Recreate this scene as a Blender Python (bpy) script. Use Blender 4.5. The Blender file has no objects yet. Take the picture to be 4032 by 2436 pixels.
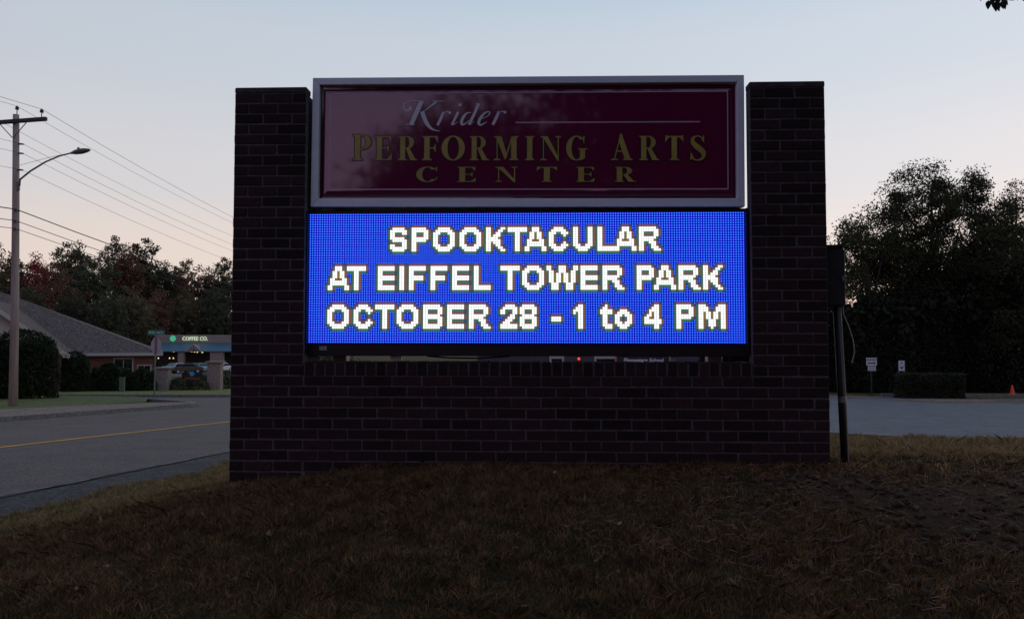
import bpy, bmesh, math, random
import numpy as np
from mathutils import Vector, Matrix

R = math.radians
scene = bpy.context.scene
COL = scene.collection
random.seed(7)
rng = np.random.default_rng(11)

# ------------------------------------------------------------------ camera
F_PX, PITCH, ROLL = 3046.0, R(2.4324), R(0.0604)
CAM = Vector((0, 0, 1.5))
FW = Vector((0, math.cos(PITCH), math.sin(PITCH)))
UP0 = Vector((0, -math.sin(PITCH), math.cos(PITCH)))
RT0 = Vector((1, 0, 0))
RT = RT0 * math.cos(ROLL) + UP0 * math.sin(ROLL)
UP = UP0 * math.cos(ROLL) - RT0 * math.sin(ROLL)
cd = bpy.data.cameras.new('camera')
cam = bpy.data.objects.new('camera', cd)
COL.objects.link(cam)
cd.sensor_width = 36.0
cd.lens = 36.0 * F_PX / 4032.0
cd.clip_start, cd.clip_end = 0.05, 3000
m = Matrix((RT, UP, -FW)).transposed().to_4x4()
m.translation = CAM
cam.matrix_world = m
scene.camera = cam

# ------------------------------------------------------------------ sky and sun
SUN_AZ, SUN_EL = R(50), R(1.0)            # sunset: to the right of the view
SUN_DIR = Vector((math.sin(SUN_AZ) * math.cos(SUN_EL), math.cos(SUN_AZ) * math.cos(SUN_EL), math.sin(SUN_EL)))
world = bpy.data.worlds.new('World')
scene.world = world
world.use_nodes = True
nt = world.node_tree
N = nt.nodes
bg = N['Background']
sky = N.new('ShaderNodeTexSky')
sky.sky_type = 'NISHITA'
sky.sun_disc = False
sky.sun_elevation = SUN_EL
sky.sun_rotation = SUN_AZ
sky.dust_density = 1.5
sky.ozone_density = 3.0
geo = N.new('ShaderNodeNewGeometry')      # Incoming points from the sky to the viewer
neg = N.new('ShaderNodeVectorMath'); neg.operation = 'SCALE'; neg.inputs['Scale'].default_value = -1
nt.links.new(geo.outputs['Incoming'], neg.inputs[0])
sep = N.new('ShaderNodeSeparateXYZ')
nt.links.new(neg.outputs[0], sep.inputs[0])
ramp = N.new('ShaderNodeValToRGB')
ramp.color_ramp.interpolation = 'EASE'
el = ramp.color_ramp.elements
el[0].position, el[0].color = 0.0, (0.78, 0.56, 0.43, 1)
el[1].position, el[1].color = 1.0, (0.13, 0.27, 0.44, 1)
for p, c in ((0.10, (0.66, 0.56, 0.505)), (0.20, (0.55, 0.535, 0.545)), (0.34, (0.46, 0.50, 0.55)), (0.5, (0.30, 0.42, 0.53))):
    e = el.new(p); e.color = (*c, 1)
nt.links.new(sep.outputs['Z'], ramp.inputs[0])
dot = N.new('ShaderNodeVectorMath'); dot.operation = 'DOT_PRODUCT'
dot.inputs[1].default_value = SUN_DIR
nt.links.new(neg.outputs[0], dot.inputs[0])
hf = N.new('ShaderNodeMath'); hf.operation = 'MULTIPLY_ADD'; hf.inputs[1].default_value = .5; hf.inputs[2].default_value = .5
nt.links.new(dot.outputs['Value'], hf.inputs[0])
az = N.new('ShaderNodeValToRGB')          # brighter towards the sunset, darker opposite
ae = az.color_ramp.elements
ae[0].position, ae[0].color = 0.0, (.40, .25, .38, 1)
ae[1].position, ae[1].color = 1.0, (.70, .69, .68, 1)
for p, v in ((.22, (.47, .33, .45)), (.42, (.53, .51, .54)), (.58, (.59, .585, .585)), (.85, (.635, .63, .625))):
    e = ae.new(p); e.color = (*v, 1)
nt.links.new(hf.outputs[0], az.inputs[0])
a2 = N.new('ShaderNodeVectorMath'); a2.operation = 'SCALE'; a2.inputs['Scale'].default_value = 2.0
nt.links.new(az.outputs['Color'], a2.inputs[0]); az = a2
mul = N.new('ShaderNodeVectorMath'); mul.operation = 'MULTIPLY'
nt.links.new(ramp.outputs['Color'], mul.inputs[0]); nt.links.new(az.outputs[0], mul.inputs[1])
nsc = N.new('ShaderNodeVectorMath'); nsc.operation = 'SCALE'; nsc.inputs['Scale'].default_value = 0.05
nt.links.new(sky.outputs[0], nsc.inputs[0])
add = N.new('ShaderNodeVectorMath'); add.operation = 'ADD'
nt.links.new(mul.outputs[0], add.inputs[0]); nt.links.new(nsc.outputs[0], add.inputs[1])
nt.links.new(add.outputs[0], bg.inputs[0])
bg.inputs[1].default_value = 1.0

sl = bpy.data.lights.new('sun', 'SUN')
sl.energy, sl.angle, sl.color = 0.06, R(4), (1.0, 0.72, 0.5)   # the last light: sun on the horizon
so = bpy.data.objects.new('sun', sl); COL.objects.link(so)
so.rotation_euler = (-SUN_DIR).to_track_quat('-Z', 'Y').to_euler()

vs = scene.view_settings
vs.view_transform, vs.look, vs.exposure, vs.gamma = 'Standard', 'None', 0.0, 1.0
vs.use_curve_mapping = False

# ------------------------------------------------------------------ materials
MATS = {}
def mat(name, color, rough=0.8, noise=0.0, scale=8.0, spec=0.3, metal=0.0, rand=0.0, bump=0.0, emit=None,
        estr=1.0, color2=None, detail=6.0, coat=0.0, trans=0.0, stretch=None, coords='Object', speck=0.0, sscale=45.0):
    """Principled material: noise mixes color->color2, rand varies per object."""
    if name in MATS: return MATS[name]
    mt = bpy.data.materials.new(name); mt.use_nodes = True
    t = mt.node_tree; n = t.nodes; L = t.links
    b = n['Principled BSDF']
    b.inputs['Base Color'].default_value = (*color, 1)
    b.inputs['Roughness'].default_value = rough
    b.inputs['Metallic'].default_value = metal
    b.inputs['Specular IOR Level'].default_value = spec
    if coat: b.inputs['Coat Weight'].default_value = coat; b.inputs['Coat Roughness'].default_value = 0.06
    if trans: b.inputs['Transmission Weight'].default_value = trans
    src = None
    if noise or color2 or bump:
        tc = n.new('ShaderNodeTexCoord')
        vec = tc.outputs[coords]
        if coords == 'World':
            pass
        if stretch:
            mp = n.new('ShaderNodeMapping'); mp.inputs['Scale'].default_value = stretch
            L.new(vec, mp.inputs[0]); vec = mp.outputs[0]
        nz = n.new('ShaderNodeTexNoise'); nz.inputs['Scale'].default_value = scale; nz.inputs['Detail'].default_value = detail
        nz.inputs['Roughness'].default_value = 0.65
        L.new(vec, nz.inputs['Vector'])
        c2 = color2 or tuple(c * (1 - noise) for c in color)
        rp = n.new('ShaderNodeValToRGB')
        rp.color_ramp.elements[0].position, rp.color_ramp.elements[0].color = 0.36, (*c2, 1)
        rp.color_ramp.elements[1].position, rp.color_ramp.elements[1].color = 0.64, (*color, 1)
        L.new(nz.outputs['Fac'], rp.inputs[0]); src = rp.outputs[0]
        if speck:                                   # fine aggregate on top of the broad patches
            n2 = n.new('ShaderNodeTexNoise'); n2.inputs['Scale'].default_value = sscale; n2.inputs['Detail'].default_value = 3
            L.new(vec, n2.inputs['Vector'])
            r2 = n.new('ShaderNodeValToRGB'); lo, hi = 1 - speck, 1 + speck * .6
            r2.color_ramp.elements[0].position, r2.color_ramp.elements[0].color = .38, (lo, lo, lo, 1)
            r2.color_ramp.elements[1].position, r2.color_ramp.elements[1].color = .62, (hi, hi, hi, 1)
            L.new(n2.outputs['Fac'], r2.inputs[0])
            mx = n.new('ShaderNodeMix'); mx.data_type = 'RGBA'; mx.blend_type = 'MULTIPLY'; mx.inputs[0].default_value = 1
            L.new(src, mx.inputs[6]); L.new(r2.outputs[0], mx.inputs[7]); src = mx.outputs[2]
        if bump:
            bp = n.new('ShaderNodeBump'); bp.inputs['Strength'].default_value = bump; bp.inputs['Distance'].default_value = 0.01
            L.new(nz.outputs['Fac'], bp.inputs['Height']); L.new(bp.outputs[0], b.inputs['Normal'])
    if rand:
        oi = n.new('ShaderNodeObjectInfo')
        hv = n.new('ShaderNodeHueSaturation')
        mr = n.new('ShaderNodeMapRange'); mr.inputs['To Min'].default_value = 1 - rand; mr.inputs['To Max'].default_value = 1 + rand
        L.new(oi.outputs['Random'], mr.inputs['Value']); L.new(mr.outputs[0], hv.inputs['Value'])
        if src is None: hv.inputs['Color'].default_value = (*color, 1)
        else: L.new(src, hv.inputs['Color'])
        src = hv.outputs[0]
    if src is not None: L.new(src, b.inputs['Base Color'])
    if emit:
        b.inputs['Emission Color'].default_value = (*emit, 1)
        b.inputs['Emission Strength'].default_value = estr
    MATS[name] = mt
    return mt

def leaf_mat(name, color, var=0.45, scale=0.6):
    """foliage: light and dark clumps from noise over position, per-object shift, a little light through the leaf"""
    if name in MATS: return MATS[name]
    mt = bpy.data.materials.new(name); mt.use_nodes = True
    t = mt.node_tree; n = t.nodes; L = t.links
    b = n['Principled BSDF']; b.inputs['Roughness'].default_value = 0.75; b.inputs['Specular IOR Level'].default_value = 0.2
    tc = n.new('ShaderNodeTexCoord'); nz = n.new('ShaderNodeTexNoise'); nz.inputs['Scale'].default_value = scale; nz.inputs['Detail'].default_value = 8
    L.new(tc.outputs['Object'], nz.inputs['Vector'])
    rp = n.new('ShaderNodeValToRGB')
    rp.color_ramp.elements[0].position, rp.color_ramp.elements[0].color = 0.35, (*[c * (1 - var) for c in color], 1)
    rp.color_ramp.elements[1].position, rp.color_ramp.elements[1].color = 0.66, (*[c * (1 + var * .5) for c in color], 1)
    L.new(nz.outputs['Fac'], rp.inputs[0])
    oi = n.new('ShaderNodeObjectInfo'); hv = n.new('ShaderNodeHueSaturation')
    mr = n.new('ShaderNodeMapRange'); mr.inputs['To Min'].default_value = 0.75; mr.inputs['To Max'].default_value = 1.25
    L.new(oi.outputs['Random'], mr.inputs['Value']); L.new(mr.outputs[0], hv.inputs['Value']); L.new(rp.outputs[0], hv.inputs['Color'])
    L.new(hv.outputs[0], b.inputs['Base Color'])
    tr = n.new('ShaderNodeBsdfTranslucent'); mx = n.new('ShaderNodeMixShader'); mx.inputs[0].default_value = 0.22
    L.new(hv.outputs[0], tr.inputs['Color'])
    L.new(b.outputs[0], mx.inputs[1]); L.new(tr.outputs[0], mx.inputs[2]); L.new(mx.outputs[0], n['Material Output'].inputs['Surface'])
    MATS[name] = mt
    return mt

def emis(name, color, strength=1.0):
    if name in MATS: return MATS[name]
    mt = bpy.data.materials.new(name); mt.use_nodes = True
    n = mt.node_tree.nodes
    b = n['Principled BSDF']; b.inputs['Base Color'].default_value = (0.01, 0.01, 0.01, 1); b.inputs['Roughness'].default_value = .5
    b.inputs['Emission Color'].default_value = (*color, 1); b.inputs['Emission Strength'].default_value = strength
    MATS[name] = mt
    return mt

# ------------------------------------------------------------------ helpers
def tag(o, label=None, cat=None, group=None, kind=None):
    if label: o['label'] = label
    if cat: o['category'] = cat
    if group: o['group'] = group
    if kind: o['kind'] = kind
    return o

def link(name, me, parent=None, loc=None):
    o = bpy.data.objects.new(name, me); COL.objects.link(o)
    if parent is not None: o.parent = parent
    if loc is not None: o.location = loc
    return o

def empty(name, loc=(0, 0, 0), rz=0.0, label=None, cat=None, group=None):
    o = bpy.data.objects.new(name, None); COL.objects.link(o)
    o.empty_display_size = 0.2
    o.location = loc; o.rotation_euler = (0, 0, rz)
    return tag(o, label, cat, group)

class MB:
    """collects shapes, then links them as ONE mesh object"""
    def __init__(s): s.v, s.f = [], []
    def add(s, vs_, fs):
        k = len(s.v); s.v += [tuple(p) for p in vs_]; s.f += [tuple(i + k for i in q) for q in fs]; return s
    def box(s, x0, x1, y0, y1, z0, z1):
        return s.add([(x0, y0, z0), (x1, y0, z0), (x1, y1, z0), (x0, y1, z0), (x0, y0, z1), (x1, y0, z1), (x1, y1, z1), (x0, y1, z1)],
                     [(0, 3, 2, 1), (4, 5, 6, 7), (0, 1, 5, 4), (1, 2, 6, 5), (2, 3, 7, 6), (3, 0, 4, 7)])
    def tube(s, pts, rads, seg=8, caps=True):
        pts = [Vector(p) for p in pts]
        if not hasattr(rads, '__len__'): rads = [rads] * len(pts)
        rings = []
        ref = Vector((0, 0, 1))
        d0 = (pts[-1] - pts[0]).normalized()
        if abs(d0.z) > 0.9: ref = Vector((1, 0, 0))
        vs_, fs = [], []
        for i, p in enumerate(pts):
            d = (pts[min(i + 1, len(pts) - 1)] - pts[max(i - 1, 0)]).normalized()
            a = d.cross(ref).normalized(); b = d.cross(a).normalized()
            for j in range(seg):
                t = 2 * math.pi * j / seg
                vs_.append(p + (a * math.cos(t) + b * math.sin(t)) * rads[i])
        for i in range(len(pts) - 1):
            for j in range(seg):
                k = (j + 1) % seg
                fs.append((i * seg + j, i * seg + k, (i + 1) * seg + k, (i + 1) * seg + j))
        if caps:
            fs.append(tuple(range(seg))[::-1]); fs.append(tuple(range((len(pts) - 1) * seg, len(pts) * seg)))
        return s.add(vs_, fs)
    def prism(s, poly, n0, n1, axis='y'):
        """poly of (a, b); extruded along axis from n0 to n1; axis y -> (a, n, b); z -> (a, b, n); x -> (n, a, b)"""
        def P(q, n): return (q[0], n, q[1]) if axis == 'y' else ((q[0], q[1], n) if axis == 'z' else (n, q[0], q[1]))
        k = len(poly)
        vs_ = [P(q, n0) for q in poly] + [P(q, n1) for q in poly]
        fs = [tuple(range(k)), tuple(range(2 * k - 1, k - 1, -1))] + [(i, i + k, (i + 1) % k + k, (i + 1) % k) for i in range(k)]
        return s.add(vs_, fs)
    def lathe(s, prof, seg=16, c=(0, 0, 0)):
        vs_, fs = [], []
        for r, z in prof:
            for j in range(seg):
                t = 2 * math.pi * j / seg
                vs_.append((c[0] + r * math.cos(t), c[1] + r * math.sin(t), c[2] + z))
        for i in range(len(prof) - 1):
            for j in range(seg):
                k = (j + 1) % seg
                fs.append((i * seg + j, i * seg + k, (i + 1) * seg + k, (i + 1) * seg + j))
        fs.append(tuple(range(seg))[::-1]); fs.append(tuple(range((len(prof) - 1) * seg, len(prof) * seg)))
        return s.add(vs_, fs)
    def mesh(s, name, mt=None, smooth=False, fix=True, bevel=0.0, bseg=1):
        me = bpy.data.meshes.new(name)
        me.from_pydata(s.v, [], s.f)
        if fix or bevel:
            bm = bmesh.new(); bm.from_mesh(me)
            bmesh.ops.recalc_face_normals(bm, faces=bm.faces)
            if bevel:
                bmesh.ops.bevel(bm, geom=list(bm.edges), offset=bevel, segments=bseg, affect='EDGES', clamp_overlap=True)
            bm.to_mesh(me); bm.free()
        if mt: me.materials.append(mt)
        if smooth: me.polygons.foreach_set('use_smooth', [True] * len(me.polygons))
        return me
    def build(s, name, mt, parent=None, smooth=False, bevel=0.0, loc=None, bseg=1):
        return link(name, s.mesh(name, mt, smooth, True, bevel, bseg), parent, loc)

def quads_mesh(name, V, mt, nv=4):
    """V: (n, nv, 3) float array of separate polygons -> mesh, fast"""
    n = len(V)
    me = bpy.data.meshes.new(name)
    me.vertices.add(n * nv); me.vertices.foreach_set('co', np.ascontiguousarray(V, dtype=np.float32).ravel())
    me.loops.add(n * nv); me.loops.foreach_set('vertex_index', np.arange(n * nv, dtype=np.int32))
    me.polygons.add(n)
    me.polygons.foreach_set('loop_start', np.arange(0, n * nv, nv, dtype=np.int32))
    me.polygons.foreach_set('loop_total', np.full(n, nv, dtype=np.int32))
    me.update(calc_edges=True)
    if mt: me.materials.append(mt)
    return me

def sheet(name, xs, ys, zf, mt, kind='structure'):
    """grid sheet over xs * ys"""
    X, Y = np.meshgrid(xs, ys)
    Z = zf(X, Y)
    V = np.stack([X, Y, Z], -1).reshape(-1, 3)
    nx, ny = len(xs), len(ys)
    I = np.arange(nx * ny).reshape(ny, nx)
    Fq = np.stack([I[:-1, :-1], I[:-1, 1:], I[1:, 1:], I[1:, :-1]], -1).reshape(-1, 4)
    me = bpy.data.meshes.new(name)
    me.vertices.add(len(V)); me.vertices.foreach_set('co', V.astype(np.float32).ravel())
    me.loops.add(Fq.size); me.loops.foreach_set('vertex_index', Fq.astype(np.int32).ravel())
    me.polygons.add(len(Fq)); me.polygons.foreach_set('loop_start', np.arange(0, Fq.size, 4, dtype=np.int32)); me.polygons.foreach_set('loop_total', np.full(len(Fq), 4, dtype=np.int32))
    me.update(calc_edges=True)
    me.polygons.foreach_set('use_smooth', [True] * len(Fq))
    me.materials.append(mt)
    return tag(link(name, me), kind=kind)

def strip(name, left, right, zf, mt, nacross=4, dz=0.0, kind='structure', parent=None):
    """ribbon between two polylines of (x, y), laid on the ground"""
    n = len(left); V = []; Fq = []
    for (ax, ay), (bx, by) in zip(left, right):
        for j in range(nacross + 1):
            t = j / nacross; x, y = ax + (bx - ax) * t, ay + (by - ay) * t
            V.append((x, y, float(zf(x, y)) + dz))
    w = nacross + 1
    for i in range(n - 1):
        for j in range(nacross):
            Fq.append((i * w + j, i * w + j + 1, (i + 1) * w + j + 1, (i + 1) * w + j))
    me = bpy.data.meshes.new(name); me.from_pydata(V, [], Fq)
    bm = bmesh.new(); bm.from_mesh(me); bmesh.ops.recalc_face_normals(bm, faces=bm.faces)
    if sum(f.normal.z for f in bm.faces) < 0: bmesh.ops.reverse_faces(bm, faces=bm.faces)
    bm.to_mesh(me); bm.free()
    me.polygons.foreach_set('use_smooth', [True] * len(me.polygons))
    me.materials.append(mt)
    o = link(name, me, parent)
    if parent is None: tag(o, kind=kind)
    return o

def text_mesh(name, body, size, mt, depth=0.004, parent=None, shear=0.0, bold=0.0):
    cu = bpy.data.curves.new(name, 'FONT'); cu.body = body; cu.size = size; cu.extrude = depth; cu.offset = bold
    cu.align_x, cu.align_y = 'CENTER', 'CENTER'; cu.shear = shear; cu.resolution_u = 2
    tmp = bpy.data.objects.new(name + '_t', cu); COL.objects.link(tmp)
    bpy.context.view_layer.update()
    me = bpy.data.meshes.new_from_object(tmp)
    bpy.data.objects.remove(tmp); bpy.data.curves.remove(cu)
    me.name = name; me.materials.clear(); me.materials.append(mt)
    o = link(name, me, parent)
    o.rotation_euler = (R(90), 0, 0)          # reads towards -Y
    return o

def sstep(t): t = np.clip(t, 0, 1); return t * t * (3 - 2 * t)

def ray(px, py): return FW + RT * ((px - 2016) / F_PX) + UP * ((1218 - py) / F_PX)
def at(px, py, D):
    """photo pixel (4032 wide) at depth D metres in front of the camera"""
    d = ray(px, py); return CAM + d * (D / d.y)

# ------------------------------------------------------------------ terrain
def plane_z(y):
    """the whole place falls away from the camera, 4 % at first, then flattening"""
    y = np.asarray(y, float)
    z = np.where(y < 55, 0.35 - 0.04 * y, -1.85 - 0.021 * (y - 55))
    z = np.where(y > 140, -3.635 - 0.004 * (y - 140), z)
    return np.where(y < 0, 0.35 + 0.0 * y, z)
def x_road(y): return -5.68 + 0.14 * np.asarray(y, float)     # near edge of the road
def ground_z(x, y):
    x = np.asarray(x, float); y = np.asarray(y, float)
    s = x - x_road(y)
    bx = sstep((s - 0.7) / 3.7)
    by = sstep((y - 1.2) / 4.0) * (1 - sstep((y - 6.3) / 6.0))
    amp = 0.56 - 0.03 * sstep((x - 2.5) / 4)
    wob = 0.012 * np.sin(x * 2.3 + 1.1 * np.sin(y * 1.7)) * np.cos(y * 2.9 + x) * sstep((s - 0.7) / 1.5) * (y < 14)
    return plane_z(y) + amp * bx * by + wob - 0.22 * sstep((1.6 - y) / 2.5) * bx

gm = bpy.data.materials.new('lawn_soil'); gm.use_nodes = True
t = gm.node_tree; n = t.nodes; L = t.links; b = n['Principled BSDF']
b.inputs['Roughness'].default_value = 0.95; b.inputs['Specular IOR Level'].default_value = 0.1
g = n.new('ShaderNodeNewGeometry')
def gnoise(scale, detail=5):
    z = n.new('ShaderNodeTexNoise'); z.inputs['Scale'].default_value = scale; z.inputs['Detail'].default_value = detail; z.inputs['Roughness'].default_value = .65
    L.new(g.outputs['Position'], z.inputs['Vector']); return z.outputs['Fac']
def gramp(fac, p0, c0, p1, c1):
    r = n.new('ShaderNodeValToRGB'); e = r.color_ramp.elements
    e[0].position, e[0].color, e[1].position, e[1].color = p0, (*c0, 1), p1, (*c1, 1); L.new(fac, r.inputs[0]); return r.outputs[0]
def gmix(fac, a, b_):
    x = n.new('ShaderNodeMix'); x.data_type = 'RGBA'; L.new(fac, x.inputs[0]); L.new(a, x.inputs[6]); L.new(b_, x.inputs[7]); return x.outputs[2]
grass_c = gramp(gnoise(1.1), .38, (.036, .040, .016), .66, (.15, .098, .042))
fine = gramp(gnoise(38, 4), .35, (.5, .5, .5), .7, (1.25, 1.2, 1.1))
mm = n.new('ShaderNodeMix'); mm.data_type = 'RGBA'; mm.blend_type = 'MULTIPLY'; mm.inputs[0].default_value = 1
L.new(grass_c, mm.inputs[6]); L.new(fine, mm.inputs[7])
dirt_c = gramp(gnoise(16, 6), .35, (.040, .022, .013), .68, (.12, .062, .032))
vd = n.new('ShaderNodeVectorMath'); vd.operation = 'DISTANCE'; vd.inputs[1].default_value = (2.9, 4.35, .6)
L.new(g.outputs['Position'], vd.inputs[0])
na = n.new('ShaderNodeMath'); na.operation = 'MULTIPLY_ADD'; na.inputs[1].default_value = 1.5; L.new(gnoise(2.2), na.inputs[0]); L.new(vd.outputs['Value'], na.inputs[2])
dm = gramp(na.outputs[0], .0, (1, 1, 1), 1.0, (0, 0, 0))
mr = n.new('ShaderNodeMapRange'); mr.inputs['From Min'].default_value = 1.7; mr.inputs['From Max'].default_value = 2.6; mr.inputs['To Min'].default_value = 1; mr.inputs['To Max'].default_value = 0
L.new(na.outputs[0], mr.inputs['Value'])
# dry straw-coloured turf on bank and road verge; open-sky light painted into its tan
sx = n.new('ShaderNodeSeparateXYZ'); L.new(g.outputs['Position'], sx.inputs[0])
def gmap(src, a, b_, lo=0, hi=1):
    q = n.new('ShaderNodeMapRange'); q.interpolation_type = 'SMOOTHSTEP'; L.new(src, q.inputs['Value'])
    q.inputs['From Min'].default_value, q.inputs['From Max'].default_value, q.inputs['To Min'].default_value, q.inputs['To Max'].default_value = a, b_, lo, hi; return q.outputs[0]
def gmul(a, b_, op='MULTIPLY'):
    q = n.new('ShaderNodeMath'); q.operation = op; L.new(a, q.inputs[0])
    if isinstance(b_, float): q.inputs[1].default_value = b_
    else: L.new(b_, q.inputs[1])
    return q.outputs[0]
bank_m = gmul(gmul(gmap(sx.outputs['Y'], 5.1, 6.3), gmap(sx.outputs['X'], 1.8, 2.3)), gmap(sx.outputs['Y'], 12.5, 14.5, 1, 0))
sroad = gmul(gmul(sx.outputs['Y'], -.14), sx.outputs['X'], 'ADD')
verge_m = gmul(gmul(gmap(sroad, -5.1, -4.8), gmap(sroad, -4.6, -3.9, 1, 0)), gmap(sx.outputs['Y'], 14.0, 20.0, 1, 0))
dry_lit_c = gramp(gnoise(3.5, 8), .36, (.12, .085, .038), .64, (.42, .29, .14))
turf = gmix(gmul(bank_m, verge_m, 'ADD'), mm.outputs[2], dry_lit_c)
L.new(gmix(mr.outputs[0], turf, dirt_c), b.inputs['Base Color'])
bp = n.new('ShaderNodeBump'); bp.inputs['Strength'].default_value = 1.0; bp.inputs['Distance'].default_value = .05
L.new(gnoise(30, 6), bp.inputs['Height']); L.new(bp.outputs[0], b.inputs['Normal'])
xs = np.unique(np.concatenate([np.linspace(-600, -60, 28), np.linspace(-60, -12, 49), np.linspace(-12, 12, 161), np.linspace(12, 60, 49), np.linspace(60, 600, 28)]))
ys = np.unique(np.concatenate([np.linspace(-300, -20, 15), np.linspace(-20, -2, 19), np.linspace(-2, 16, 121), np.linspace(16, 60, 60), np.linspace(60, 200, 40), np.linspace(200, 900, 20)]))
sheet('ground', xs, ys, ground_z, gm)

# roads -------------------------------------------------------------
asph = mat('asphalt', (.140, .098, .078), .85, scale=1.3, color2=(.104, .074, .060), bump=.25, detail=12, speck=0.6, sscale=48)
asph_turn = mat('asphalt_turn_lane', (.160, .102, .084), .85, scale=1.3, color2=(.118, .078, .066), bump=.25, detail=12, speck=0.6, sscale=48)
gravel = mat('gravel_shoulder', (.072, .060, .055), .95, scale=2.5, color2=(.036, .029, .026), bump=.9, detail=12, speck=0.75, sscale=26)
yel = mat('yellow_paint', (.80, .36, .04), .8, scale=6, color2=(.50, .22, .04))
yel_old = mat('worn_yellow_paint', (.46, .22, .08), .85, scale=2, color2=(.14, .10, .085))
conc = mat('old_concrete', (.30, .195, .14), .9, scale=4, color2=(.15, .10, .07), bump=.5, detail=10, speck=0.5, sscale=14)
kerbm = mat('kerb_concrete', (.21, .19, .175), .9, scale=9, color2=(.10, .09, .08), bump=.4)
def pl(off, ys_): return [(float(x_road(y)) + off, y) for y in ys_]
YS = [-60, -30, -12, -4] + list(np.linspace(0, 40, 41)) + [50, 65, 80, 100, 130]
GZ = ground_z
def pz(x, y): return plane_z(y)
strip('road', pl(-8.85, YS), pl(0, YS), pz, asph, 8, 0.012)
strip('gravel_shoulder', pl(0.02, YS), [(float(x_road(y)) + .75 + .03 * max(0, y - 6) + .08 * math.sin(y * 2.1), y) for y in YS], lambda x, y: np.maximum(GZ(x, y), pz(x, y)), gravel, 3, 0.008)
# worn painted edge line, broken by dirt
def marking(name, pts, w, mt, dz=0.018):
    L_, R_ = [(x - w / 2, y) for x, y in pts], [(x + w / 2, y) for x, y in pts]
    return strip(name, L_, R_, pz, mt, 1, dz)
edge_y = np.linspace(5.6, 30, 50)
marking('edge_line', [(float(x_road(y)) - .04 + .03 * math.sin(y * 3.3) + .02 * math.sin(y * 7.1), y) for y in edge_y], .055, mat('worn_white_paint', (.24, .20, .165), .9, scale=2.6, color2=(.05, .042, .038)))
marking('yellow_line', [(float(x_road(y)) - 3.83 + .085 * max(0, y - 12) * .6, y) for y in np.linspace(-20, 60, 60)], .15, yel)
tl = [(-10.58 + (y - 16.09) * .55 if y > 12 else -12.8 + (y - 12) * .14, y) for y in np.linspace(-10, 24, 40)]
marking('worn_yellow_line', tl, .12, yel_old)
strip('turn_lane', [(x + .1, y) for x, y in tl], [(max(float(x_road(y)) - 3.95 + .085 * max(0, y - 12) * .6, x + .1), y) for x, y in tl], pz, asph_turn, 3, 0.015)
# side street, kerbs and far lawn edge
strip('side_street', [(-90, 35.9), (-40, 35.9), (-17, 35.0), (-14.2, 31.6), (-12.2, 29.2), (-11.2, 27.4), (-9.6, 26)],
      [(-90, 36.7), (-40, 36.7), (-17, 36.6), (-13, 36.7), (-9, 37), (-5, 38), (-3, 38)], pz, asph, 5, 0.010)
def kerb(name, pts, w=.16, h=.13, parent=None):
    mb = MB(); n_ = len(pts)
    vs_, fs = [], []
    for i, (x, y) in enumerate(pts):
        a = Vector((*pts[max(i - 1, 0)], 0)); c = Vector((*pts[min(i + 1, n_ - 1)], 0)); d = (c - a).normalized(); q = Vector((-d.y, d.x, 0))
        z = float(pz(x, y))
        for off, dz in ((0, -.05), (0, h), (w, h), (w, -.05)):
            vs_.append((x + q.x * off, y + q.y * off, z + dz))
    for i in range(n_ - 1):
        for j in range(3): fs.append((i * 4 + j, i * 4 + j + 1, i * 4 + j + 5, i * 4 + j + 4))
    fs += [(0, 1, 2, 3), tuple(range(4 * n_ - 4, 4 * n_))]
    mb.add(vs_, fs); o = mb.build(name, kerbm); return tag(o, kind='structure')
kerb('kerb', [(float(x_road(y)) - 8.85, y) for y in np.linspace(2, 25, 24)] + [(-10.75, 26.2), (-11.1, 27.4), (-11.8, 28.6), (-13, 30), (-14.8, 31.9), (-17, 34.6), (-22, 35.7), (-40, 35.8)], .18, .12)
kerb('kerb', [(-3, 38.05), (-9, 37.05), (-13, 36.75), (-17, 36.65), (-40, 36.75), (-80, 36.75)][::-1], .18, .14)
strip('sidewalk', [(-16.9, 10), (-15.9, 16), (-14.8, 21.8), (-13.7, 25), (-12.9, 27.2), (-11.6, 28.0)],
      [(float(x_road(10)) - 9.03, 10), (float(x_road(16)) - 9.03, 16), (float(x_road(21.8)) - 9.03, 21.8), (-11.05, 25), (-11.15, 26.6), (-11.3, 27.4)], pz, conc, 4, 0.115)
# verge: the grassed corner island is a touch higher than the road
def lawn(name, polyL, polyR, dz, mt): return strip(name, polyL, polyR, pz, mt, 6, dz)
lawnm = mat('far_lawn', (.13, .145, .016), .95, scale=2.2, color2=(.048, .060, .014), bump=.5, coords='Object', detail=9, speck=0.55, sscale=9)
lawnd = mat('far_lawn_dry', (.215, .20, .022), .95, scale=1.6, color2=(.085, .090, .022), bump=.5, detail=9, speck=0.55, sscale=7)
lawn('corner_lawn', [(-60, 9), (-60, 16), (-60, 21.8), (-60, 25), (-58, 29), (-50, 33), (-40, 35.5)], [(-17.0, 10), (-16.0, 16), (-14.9, 21.8), (-13.8, 25), (-13.2, 28), (-14.9, 31.8), (-18, 35.0)], .11, lawnm)
lawn('far_lawn', [(-75, 37), (-75, 44), (-75, 52), (-75, 62)], [(-2, 38.3), (-2, 44), (-4, 52), (-8, 62)], .09, lawnd)

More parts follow.
